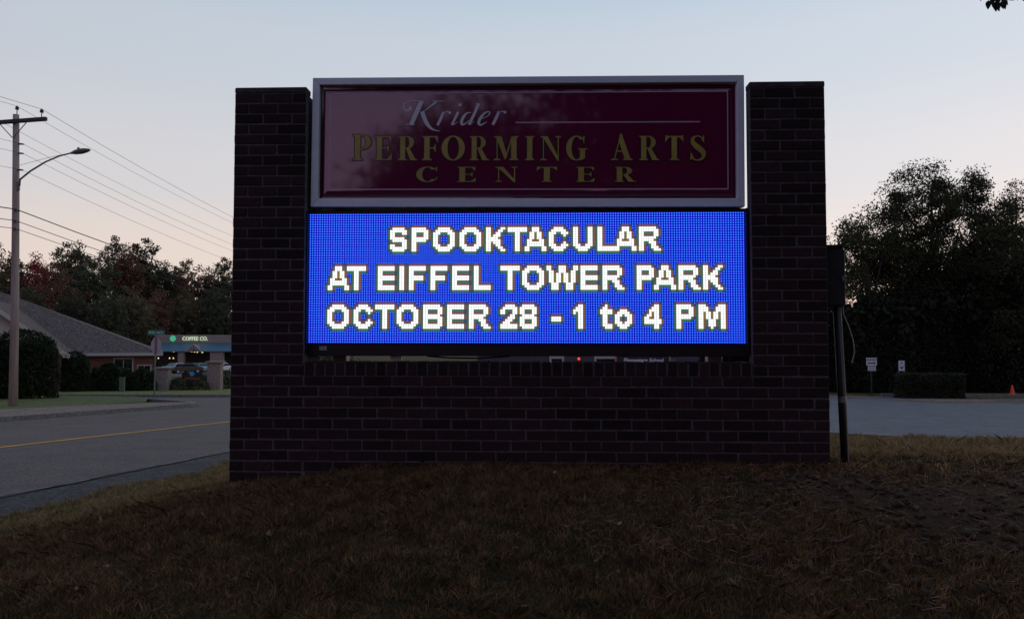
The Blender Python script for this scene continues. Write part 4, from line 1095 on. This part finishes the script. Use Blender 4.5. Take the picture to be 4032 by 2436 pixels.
LT = [(-20, 965, 142, 0, L_gold, 'golden tree at the left edge of the photo, left of the pole'), (60, 1000, 138, 1, L_olive, 'olive tree just right of the utility pole'), (150, 985, 140, 3, L_red, 'bright red autumn tree between the pole and the tall pair'),
      (222, 1035, 136, 2, L_rust, 'rust-brown tree below and right of the red tree'), (255, 960, 150, 1, L_green, 'green tree, left of the pair of tall crowns'), (318, 940, 152, 3, L_olive, 'tall olive tree, right of the pair above the house roof'),
      (385, 995, 148, 0, L_dark, 'dark tree in the dip between the tall crowns'), (448, 935, 156, 1, L_olive, 'tallest thin-crowned tree in the middle of the wood'), (505, 950, 154, 3, L_rust, 'brownish tall tree right of the tallest crown'),
      (568, 945, 158, 1, L_green, 'narrow green tree standing alone above the wires'), (610, 1030, 160, 2, L_dark, 'low dark tree below the narrow green one'), (660, 1020, 165, 3, L_pine, 'dark pine-like tree above the shop letters'),
      (715, 1035, 168, 1, L_olive, 'olive tree above the shop gable'), (765, 1028, 165, 0, L_rust, 'reddish tree above the right half of the shop'), (818, 1042, 166, 3, L_dark, 'dark tree left of the last tree by the brick pier'), (880, 1020, 160, 1, L_dark, 'dark tree touching the left brick pier'),
      (940, 1010, 162, 2, L_dark, 'dark tree mostly hidden behind the left brick pier'),
      (110, 1120, 122, 2, L_dark, 'lower dark tree right behind the house roof'), (290, 1130, 126, 0, L_dark, 'broad dark tree behind the middle of the house roof'), (420, 1150, 130, 2, L_dark, 'dark lower tree left of the shop'), (520, 1130, 138, 0, L_olive, 'olive lower tree over the left end of the shop'),
      (630, 1140, 148, 2, L_rust, 'brown lower tree directly behind the shop logo'), (740, 1130, 150, 0, L_olive, 'olive lower tree directly behind the shop letters'), (850, 1135, 150, 2, L_dark, 'dark lower tree behind the right end of the shop')]
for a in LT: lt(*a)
rs = np.random.default_rng(5)
Q = np.stack([rs.uniform(-115, -35, 16000), rs.uniform(146, 182, 16000), rs.uniform(-4, 6, 16000) ], 1)
tag(link('undergrowth', quads_mesh('undergrowth', leaf_cards(Q, .9, rs, .8), L_dark)), 'dark undergrowth below the trees behind the shop', 'undergrowth', kind='stuff')

# ================================================================== right side: signs, hedge, cone, trees
postm = mat('dark_sign_post', (.020, .022, .022), .7)
white_s = mat('sign_face_white', (.46, .50, .53), .5); ink = mat('sign_ink', (.012, .012, .014), .6)
ow = empty('one_way_sign', (18.88, 40.7, float(pz(0, 40.7))), 0, 'white one-way sign with a black arrow and a smaller plate below', 'traffic sign')
def oz(py): return 1.5 + (1347 - py) * 40.7 / F_PX - float(pz(0, 40.7))
MB().box(-.03, .03, .02, .07, -.3, oz(1404)).build('post', postm, ow)
pmx = 40.7 / F_PX
pt = MB().box(-.28, .28, -.01, .0, oz(1436), oz(1406)).build('plate', white_s, ow, bevel=.003)
o = text_mesh('lettering', 'ONE WAY', .14, ink, .001, pt, bold=.004); o.location = (0, -.012, oz(1414.5)); o.scale = (.8, 1, 1)
zc = oz(1426.5)
MB().prism([(-.21, zc - .025), (.11, zc - .025), (.11, zc - .065), (.22, zc), (.11, zc + .065), (.11, zc + .025), (-.21, zc + .025)], -.015, -.011).build('arrow', ink, pt)
p2 = MB().box(-.20, .22, -.01, .0, oz(1457), oz(1438)).build('small_plate', white_s, ow, bevel=.003)
for k, ww in ((1443.5, .15), (1451.5, .13)):
    for j in range(5):
        xx = -.15 + .07 * j; MB().box(xx, xx + .05, -.013, -.0105, oz(k + 1.6), oz(k - 1.6)).build('faint_lettering', mat('faded_ink', (.10, .12, .14), .7), p2)
hs = empty('parking_sign', (19.35, 38.5, float(pz(0, 38.5))), 0, 'tall white sign with dark symbols rising behind the hedge', 'traffic sign')
def oz2(py): return 1.5 + (1347 - py) * 38.5 / F_PX - float(pz(0, 38.5))
MB().box(-.14, -.09, .02, .06, -.3, oz2(1419)).build('post', mat('blue_post', (.05, .08, .14), .6), hs)
MB().box(.09, .14, .02, .06, -.3, oz2(1419)).build('post', MATS['blue_post'], hs)
pt = MB().box(-.15, .15, -.01, .0, oz2(1457), oz2(1417)).build('plate', white_s, hs, bevel=.003)
zc = oz2(1427)
MB().prism([(-.08, zc - .045), (-.02, zc - .01), (-.015, zc + .06), (.02, zc + .06), (.03, zc - .01), (.09, zc - .045), (.02, zc - .03)], -.014, -.0105).build('symbol', ink, pt)
zc = oz2(1445)
MB().prism([(-.10, zc + .05), (-.06, zc + .06), (0, zc + .02), (.04, zc + .07), (.11, zc + .06), (.05, zc + .0), (.03, zc - .09), (.0, zc - .03), (-.03, zc - .05)], -.014, -.0105).build('symbol', ink, pt)
hr = bush('box_hedge', (19.75, 36.7, float(pz(0, 36.7))), 1.45, .5, 1.15, 15000, .085, leaf_mat('leaf_box_hedge', (.034, .038, .019), scale=2.5), 'long low box hedge at the far edge of the parking lot', 71, None, 'box', 'hedge')
cone = empty('traffic_cone', (27.97, 43.4, float(pz(0, 43.4)) + .02), .3, 'small orange traffic cone at the far right edge of the lot', 'traffic cone')
orange = mat('cone_orange', (.75, .075, .030), .6)
MB().lathe([(.12, .03), (.115, .05), (.035, .50), (.03, .52)], 16).build('cone', orange, cone, smooth=True)
MB().box(-.17, .17, -.17, .17, 0, .032).build('base', orange, cone, bevel=.01)

def rt(name, px_, top, D, rx, nl, nc, leaf, lm, label, seed, rzk=.42, sig=.6, shape='round', limbs=12, core=.3):
    p = at(px_, top, D); gz = float(pz(0, D)); H = (p.z - gz) * .97
    return tree(name, (p.x, D, gz), H, rx, nl, nc, leaf, lm, label, 'trees beyond the parking lot', cz=H * (1 - rzk), rz=H * rzk, sig=sig, shape=shape, limbs=limbs, seed=seed, r0=.26, core=core)
L_r1 = leaf_mat('leaf_deep_green', (.046, .052, .022)); L_r2 = leaf_mat('leaf_bronze', (.075, .052, .022))  # darker green and bronze leaves for the trees beyond the lot
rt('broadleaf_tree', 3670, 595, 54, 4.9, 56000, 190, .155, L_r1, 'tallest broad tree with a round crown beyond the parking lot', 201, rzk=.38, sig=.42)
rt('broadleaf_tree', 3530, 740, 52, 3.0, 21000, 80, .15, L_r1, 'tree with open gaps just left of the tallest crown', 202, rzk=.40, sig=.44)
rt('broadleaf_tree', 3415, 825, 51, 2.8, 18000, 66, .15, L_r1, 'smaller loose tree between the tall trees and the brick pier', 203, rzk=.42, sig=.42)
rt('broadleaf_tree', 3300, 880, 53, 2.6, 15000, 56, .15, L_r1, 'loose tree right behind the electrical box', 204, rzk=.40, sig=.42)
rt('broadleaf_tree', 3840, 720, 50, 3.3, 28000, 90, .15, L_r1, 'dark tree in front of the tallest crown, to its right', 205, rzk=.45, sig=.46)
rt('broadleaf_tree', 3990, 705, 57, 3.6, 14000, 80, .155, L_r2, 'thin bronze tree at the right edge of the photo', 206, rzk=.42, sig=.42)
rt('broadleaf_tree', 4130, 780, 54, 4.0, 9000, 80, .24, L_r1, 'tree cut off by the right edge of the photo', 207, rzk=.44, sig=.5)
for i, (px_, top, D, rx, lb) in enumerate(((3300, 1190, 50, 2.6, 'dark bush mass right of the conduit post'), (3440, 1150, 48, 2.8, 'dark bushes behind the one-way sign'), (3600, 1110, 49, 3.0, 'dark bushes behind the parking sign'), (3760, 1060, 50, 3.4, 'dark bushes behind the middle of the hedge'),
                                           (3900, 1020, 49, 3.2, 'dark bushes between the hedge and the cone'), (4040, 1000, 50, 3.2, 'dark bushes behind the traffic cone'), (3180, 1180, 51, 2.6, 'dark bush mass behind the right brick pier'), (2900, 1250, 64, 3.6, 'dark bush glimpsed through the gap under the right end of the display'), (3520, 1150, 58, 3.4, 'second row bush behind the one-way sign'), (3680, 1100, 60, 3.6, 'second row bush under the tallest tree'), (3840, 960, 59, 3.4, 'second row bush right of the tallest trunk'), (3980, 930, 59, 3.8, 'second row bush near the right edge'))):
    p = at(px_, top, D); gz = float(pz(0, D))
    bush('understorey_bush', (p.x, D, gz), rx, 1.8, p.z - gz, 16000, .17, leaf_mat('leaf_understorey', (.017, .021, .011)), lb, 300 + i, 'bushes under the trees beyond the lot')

# seen through the gap under the display: school sign, signal, school building
sb = empty('school_sign', at(2530, 1347, 60).xy.to_3d() + Vector((0, 0, float(pz(0, 60)))), 0, 'dark school sign with pale lettering seen through the gap under the display', 'sign')
def oz3(py): return 1.5 + (1347 - py) * 60 / F_PX - float(pz(0, 60))
MB().box(-2.0, 2.6, 0, .2, oz3(1450), oz3(1385)).build('board', mat('school_board', (.030, .022, .038), .7), sb, bevel=.02)
for s in (-1.7, 2.2): MB().box(s - .1, s + .1, .21, .4, -.3, oz3(1390)).build('post', galv, sb)
o = text_mesh('lettering', 'Elementary School', .40, mat('pale_lettering', (.80, .80, .84), .5), .01, sb, shear=.2, bold=.006); o.location = (.05, -.02, oz3(1416.5))
wd = max(v.co.x for v in o.data.vertices) - min(v.co.x for v in o.data.vertices); o.scale = (3.1 / wd, 1, 1)
MB().box(-2.16, -2.03, -.12, .0, oz3(1460), oz3(1385)).build('orange_post', mat('orange_post', (.42, .17, .09), .7), sb)
tsg = empty('signal_lamp', at(2279, 1347, 75).xy.to_3d() + Vector((0, 0, float(pz(0, 75)))), 0, 'small glowing red signal lamp on a post seen through the gap', 'signal lamp')
zl = 1.5 + (1347 - 1411) * 75 / F_PX - float(pz(0, 75))
MB().tube([(0, 0, -.3), (0, 0, zl - .2)], .06, 8).build('post', galv, tsg)
MB().box(-.2, .2, -.02, .2, zl - .28, zl + .28).build('housing', black, tsg, bevel=.02)
MB().tube([(0, -.03, zl), (0, -.05, zl)], [.14, .14], 12).build('red_lens', emis('red_signal', (1.0, .06, .05), 1.2), tsg)
sh = empty('school_building', (at(2330, 1347, 95).x, 95, float(pz(0, 95))), 0, 'low school building with pale doors seen through the gap under the display', 'building')
MB().box(-14, 16, 0, 12, -.3, 3.2).build('wall', mat('school_wall', (.075, .065, .085), .9, scale=2, color2=(.06, .052, .07)), sh)
MB().box(-14.3, 16.3, -.3, 12.3, 3.21, 3.5).build('roof', shing, sh)
for x0_, x1_ in ((-5.2, -3.4), (.3, 3.2), (7.4, 8.1)):
    d_ = MB().box(x0_, x1_, -.08, -.003, .0, 2.6).build('door', trim, sh); MB().box(x0_ + .25, x1_ - .25, -.09, -.081, .3, 2.2).build('pane', glassd, d_)

# ================================================================== trees round the camera (mirrored in the panel, leaves at the top right)
ot = empty('overhanging_tree', (5.0, -3.8, float(ground_z(5.0, -3.8))), 0, 'tree whose leafy twig hangs into the top right corner of the photo', 'tree')
rs = np.random.default_rng(77)
P, c = crown_points(rs, 15000, 130, 8.2, 3.4, 10.4, .75, 'round', .15)
ax_, ay_ = P[:, 0] + 5.0, P[:, 1] - 3.8
zw = P[:, 2] + float(ground_z(5.0, -3.8))
keep = ~((ay_ > .3) & (zw - 1.5 < .50 * ay_ + .6) & (ax_ < .70 * ay_ + 1.0))        # nothing of the crown hangs lower than its lowest twig
link('crown', quads_mesh('crown', leaf_cards(P[keep], .22, rs), L_dark), ot)
link('trunk', trunk_mesh('trunk', 13.0, .27, 9.6, 8.0, 12, rs, barkm, c[(c[:, 1] < 3)]), ot)
tw = at(3930, 14, 5.0) - Vector(ot.location)
tws = at(4040, -260, 4.6) - Vector(ot.location)
MB().tube([Vector((-1.2, 1.5, 6.2)), tws + Vector((.5, -.3, .5)), tws, tws.lerp(tw, .6) + Vector((.03, 0, .04)), tw + Vector((-.01, 0, .035))], [.05, .02, .012, .006, .003], 6).build('limb', barkm, ot, smooth=True)
# hanging pointed leaves of the twig
lv = []
r_ = random.Random(12)
def hleaf(px_, py_, ln, ang, D):
    base = at(px_, py_, D) - Vector(ot.location); d = Vector((math.sin(ang), r_.uniform(-.35, .35), -math.cos(ang))).normalized(); q = d.cross(Vector((r_.uniform(-.5, .5), 1, r_.uniform(-.3, .3)))).normalized()
    prof = [(0, .004), (.18, .24), (.42, .30), (.7, .18), (1.0, 0.0)]
    side = [base + d * ln * t_ + q * ln * w_ for t_, w_ in prof]; other = [base + d * ln * t_ - q * ln * w_ for t_, w_ in prof[:-1]]
    return side + other[::-1]
lm_ = MB()
spots = [(3893, 2, .062, -.05), (3902, -6, .058, .25), (3918, 8, .068, .12), (3925, 2, .058, .35), (3934, 12, .054, .0), (3945, 4, .060, .1), (3953, 6, .056, .35), (3958, -4, .052, .6), (3930, -14, .066, -.2), (3942, -12, .06, .4), (3915, -16, .06, -.3), (3965, -14, .055, .8),
         (3860, -32, .064, .1), (3845, -30, .05, -.4), (4018, -34, .075, .35), (4008, -40, .07, .1), (3922, 20, .05, .45), (3910, 0, .05, -.1), (3950, -2, .05, -.2)]
for a, b_, ln, an in spots:
    p = hleaf(a, b_, ln, an, 5.0 + r_.uniform(-.06, .06)); lm_.add(p, [tuple(range(len(p)))])
for k in range(60):
    p = hleaf(3930 + r_.gauss(0, 60), -60 - abs(r_.gauss(0, 60)), r_.uniform(.05, .075), r_.uniform(-.8, .8), 4.9 + r_.uniform(-.25, .25)); lm_.add(p, [tuple(range(len(p)))])
link('twig_leaves', lm_.mesh('twig_leaves', leaf_mat('leaf_twig', (.020, .036, .022), scale=20), fix=False), ot)
for i, (x, y, h, rx, lb) in enumerate(((5.2, -10, 16, 6.0, 'large tree behind the viewer, mirrored in the right half of the maroon panel'), (13, -14, 17, 6.5, 'large tree behind the viewer, farther right'), (19, -8, 14, 5.0, 'large tree behind the viewer, at the far right'), (-4.2, -26, 11.6, 5.0, 'round low tree behind the viewer, mirrored in the lower left of the panel'), (8, -24, 20, 8.5, 'tallest tree far behind the viewer'))):
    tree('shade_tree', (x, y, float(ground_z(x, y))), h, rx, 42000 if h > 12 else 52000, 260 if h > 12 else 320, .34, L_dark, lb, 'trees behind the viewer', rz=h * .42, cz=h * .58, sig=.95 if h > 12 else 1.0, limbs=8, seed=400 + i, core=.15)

# ================================================================== foreground grass, litter and soil
rs = np.random.default_rng(3)
def dirt_mask(x, y):
    return np.hypot((x - 2.9) / 1.9, (y - 4.15) / .95) + .35 * np.sin(x * 3.1) * np.sin(y * 4.3 + 1)
def blades(n_, xr, yr, hh, ww, keepf, lean=.5):
    x = rs.uniform(*xr, n_); y = rs.uniform(*yr, n_)
    k = keepf(x, y); x, y = x[k], y[k]; m_ = len(x)
    # tufts: pull blades towards random centres
    z = ground_z(x, y)
    tuft = .55 + .9 * np.clip(.5 + .5 * np.sin(x * 5.1 + 2 * np.sin(y * 3.7)) * np.sin(y * 6.3 + 1.7 * np.sin(x * 4.1)), 0, 1)
    h = rs.uniform(.35, 1.0, m_) * hh * tuft
    a = rs.uniform(0, 2 * math.pi, m_); l = np.abs(rs.normal(0, lean, m_)) * h
    th = rs.uniform(0, 2 * math.pi, m_); w = ww * rs.uniform(.6, 1.3, m_)
    bx, by = np.cos(th) * w / 2, np.sin(th) * w / 2
    tx, ty = x + np.cos(a) * l, y + np.sin(a) * l
    mx, my = x + np.cos(a) * l * .35, y + np.sin(a) * l * .35
    V = np.stack([np.stack([x - bx, y - by, z - .004], 1), np.stack([x + bx, y + by, z - .004], 1),
                  np.stack([mx + bx * .75, my + by * .75, z + h * .6], 1), np.stack([tx, ty, z + h], 1), np.stack([mx - bx * .75, my - by * .75, z + h * .6], 1)], 1)
    return quads_mesh('grass_blades', V, None, 5)
def grassy(x, y): return (x - x_road(y) > .72 + .1 * np.sin(y * 3)) & (rs.uniform(0, 1, len(x)) < np.clip((dirt_mask(x, y) - .55) * 1.5, .05, 1)) & ~((np.abs(x - .08) < 2.0) & (y > 5.12) & (y < 5.5))
def gm_(name, c, v=.5): return leaf_mat(name, c, v, 9)
def addgrass(me, mt, label, name='grass'):
    me.materials.append(mt); return tag(link(name, me), label, 'grass', kind='stuff')
addgrass(blades(150000, (-5.2, 4.6), (2.4, 5.4), .046, .0046, grassy, 1.0), gm_('blade_green', (.140, .092, .036)), 'short dark green lawn grass in front of the brick wall')
addgrass(blades(110000, (-5.2, 4.8), (2.4, 5.6), .046, .0042, grassy, 1.1), gm_('blade_dry', (.32, .185, .082)), 'dry tan grass blades mixed into the lawn')
addgrass(blades(90000, (-5.2, -1.6), (4.8, 14), .06, .008, grassy, .8), gm_('blade_verge', (.30, .22, .10)), 'dry verge grass beside the road left of the piers')  # dry grass, its pale tone also carrying the light along the road edge
addgrass(blades(90000, (2.05, 9.5), (4.6, 13.5), .07, .009, lambda x, y: (rs.uniform(0, 1, len(x)) < np.clip((dirt_mask(x, y) - .7) * 1.2, .1, 1)) & (y < 13.2), .8), gm_('blade_tan', (.46, .31, .15)), 'tan dry grass on the bank right of the piers')  # dry grass, tan raised to take in the sky light on the bank
def straw_mesh(n_, xr, yr, ln):
    x = rs.uniform(*xr, n_); y = rs.uniform(*yr, n_); k = dirt_mask(x, y) < 1.35; x, y = x[k], y[k]; m_ = len(x)
    z = ground_z(x, y) + rs.uniform(.004, .03, m_); a = rs.uniform(0, 6.28, m_); L_ = rs.uniform(.4, 1.3, m_) * ln; tilt = np.abs(rs.normal(0, .35, m_)) * L_
    w = .0022
    V = np.stack([np.stack([x, y - w, z], 1), np.stack([x, y + w, z + w], 1), np.stack([x + np.cos(a) * L_, y + np.sin(a) * L_ + w, z + tilt + w], 1), np.stack([x + np.cos(a) * L_, y + np.sin(a) * L_ - w, z + tilt], 1)], 1)
    return quads_mesh('straw', V, None)
me = straw_mesh(3000, (.2, 5.2), (2.9, 5.6), .055); me.materials.append(gm_('straw_pale', (.23, .14, .075)))
tag(link('straw', me), 'dry straw strewn over the bare soil at the lower right', 'straw', kind='stuff')
# soil clods
mb = MB()
for i in range(2600):
    x, y = rs.uniform(.6, 5.0), rs.uniform(2.9, 5.3)
    if dirt_mask(np.array(x), np.array(y)) > 1.25: continue
    r0_ = .007 + .03 * rs.uniform(0, 1) ** 2.5; z = float(ground_z(x, y))
    pts = [(x + r0_ * dx * rs.uniform(.7, 1.3), y + r0_ * dy * rs.uniform(.7, 1.3), z + r0_ * (dz * .7 + .2) * rs.uniform(.7, 1.2)) for dx, dy, dz in ((1, 0, 0), (.3, .9, 0), (-.8, .6, 0), (-.8, -.6, 0), (.3, -.9, 0), (.1, 0, 1), (0, 0, -1))]
    mb.add(pts, [(j, (j + 1) % 5, 5) for j in range(5)] + [((j + 1) % 5, j, 6) for j in range(5)])
tag(link('soil_clods', mb.mesh('soil_clods', mat('soil', (.10, .055, .028), .95, scale=30, color2=(.026, .016, .010)), smooth=True)), 'dark crumbly soil clods on the bare patch', 'soil', kind='stuff')
# fallen leaves
mb = MB()
for i in range(230):
    x, y = rs.uniform(-3.6, 5), rs.uniform(2.6, 5.6)
    z = float(ground_z(x, y)) + rs.uniform(.012, .04); a = rs.uniform(0, 6.28); s = rs.uniform(.010, .024); tl_ = rs.normal(0, .6, 2)
    pts = []
    for k in range(10):
        rr = s * rs.uniform(.55, 1.1) * (1.0 if k in (0, 5) else .7); an = a + k * math.pi / 5; dx, dy = rr * math.cos(an), rr * math.sin(an); pts.append((x + dx, y + dy, z + dx * tl_[0] + dy * tl_[1] + (.004 if k % 2 else 0)))
    mb.add(pts, [tuple(range(10))])
tag(link('fallen_leaves', mb.mesh('fallen_leaves', leaf_mat('dead_leaf', (.28, .16, .09), .7, 2.3), fix=False)), 'scattered brown fallen leaves on the lawn', 'fallen leaves', kind='stuff')
for i, (px_, py_, lb) in enumerate(((3003, 1893, 'bright orange fallen leaf on the soil near the right brick pier'),)):
    d = ray(px_, py_); p = CAM + d * (4.55 / d.y); p.z = float(ground_z(p.x, p.y)) + .035
    s = .024
    pts = [(s * (1 if k % 2 == 0 else .5) * math.cos(k * math.pi / 5), s * .3 * math.sin(k), s * (1 if k % 2 == 0 else .5) * math.sin(k * math.pi / 5)) for k in range(10)]
    o = MB().add(pts, [tuple(range(10))]).build('fallen_leaf', mat('orange_leaf', (.50, .12, .03), .7)); o.location = p; o.rotation_euler = (.5, .2, .4); tag(o, lb, 'leaf')
bpy.context.view_layer.update()
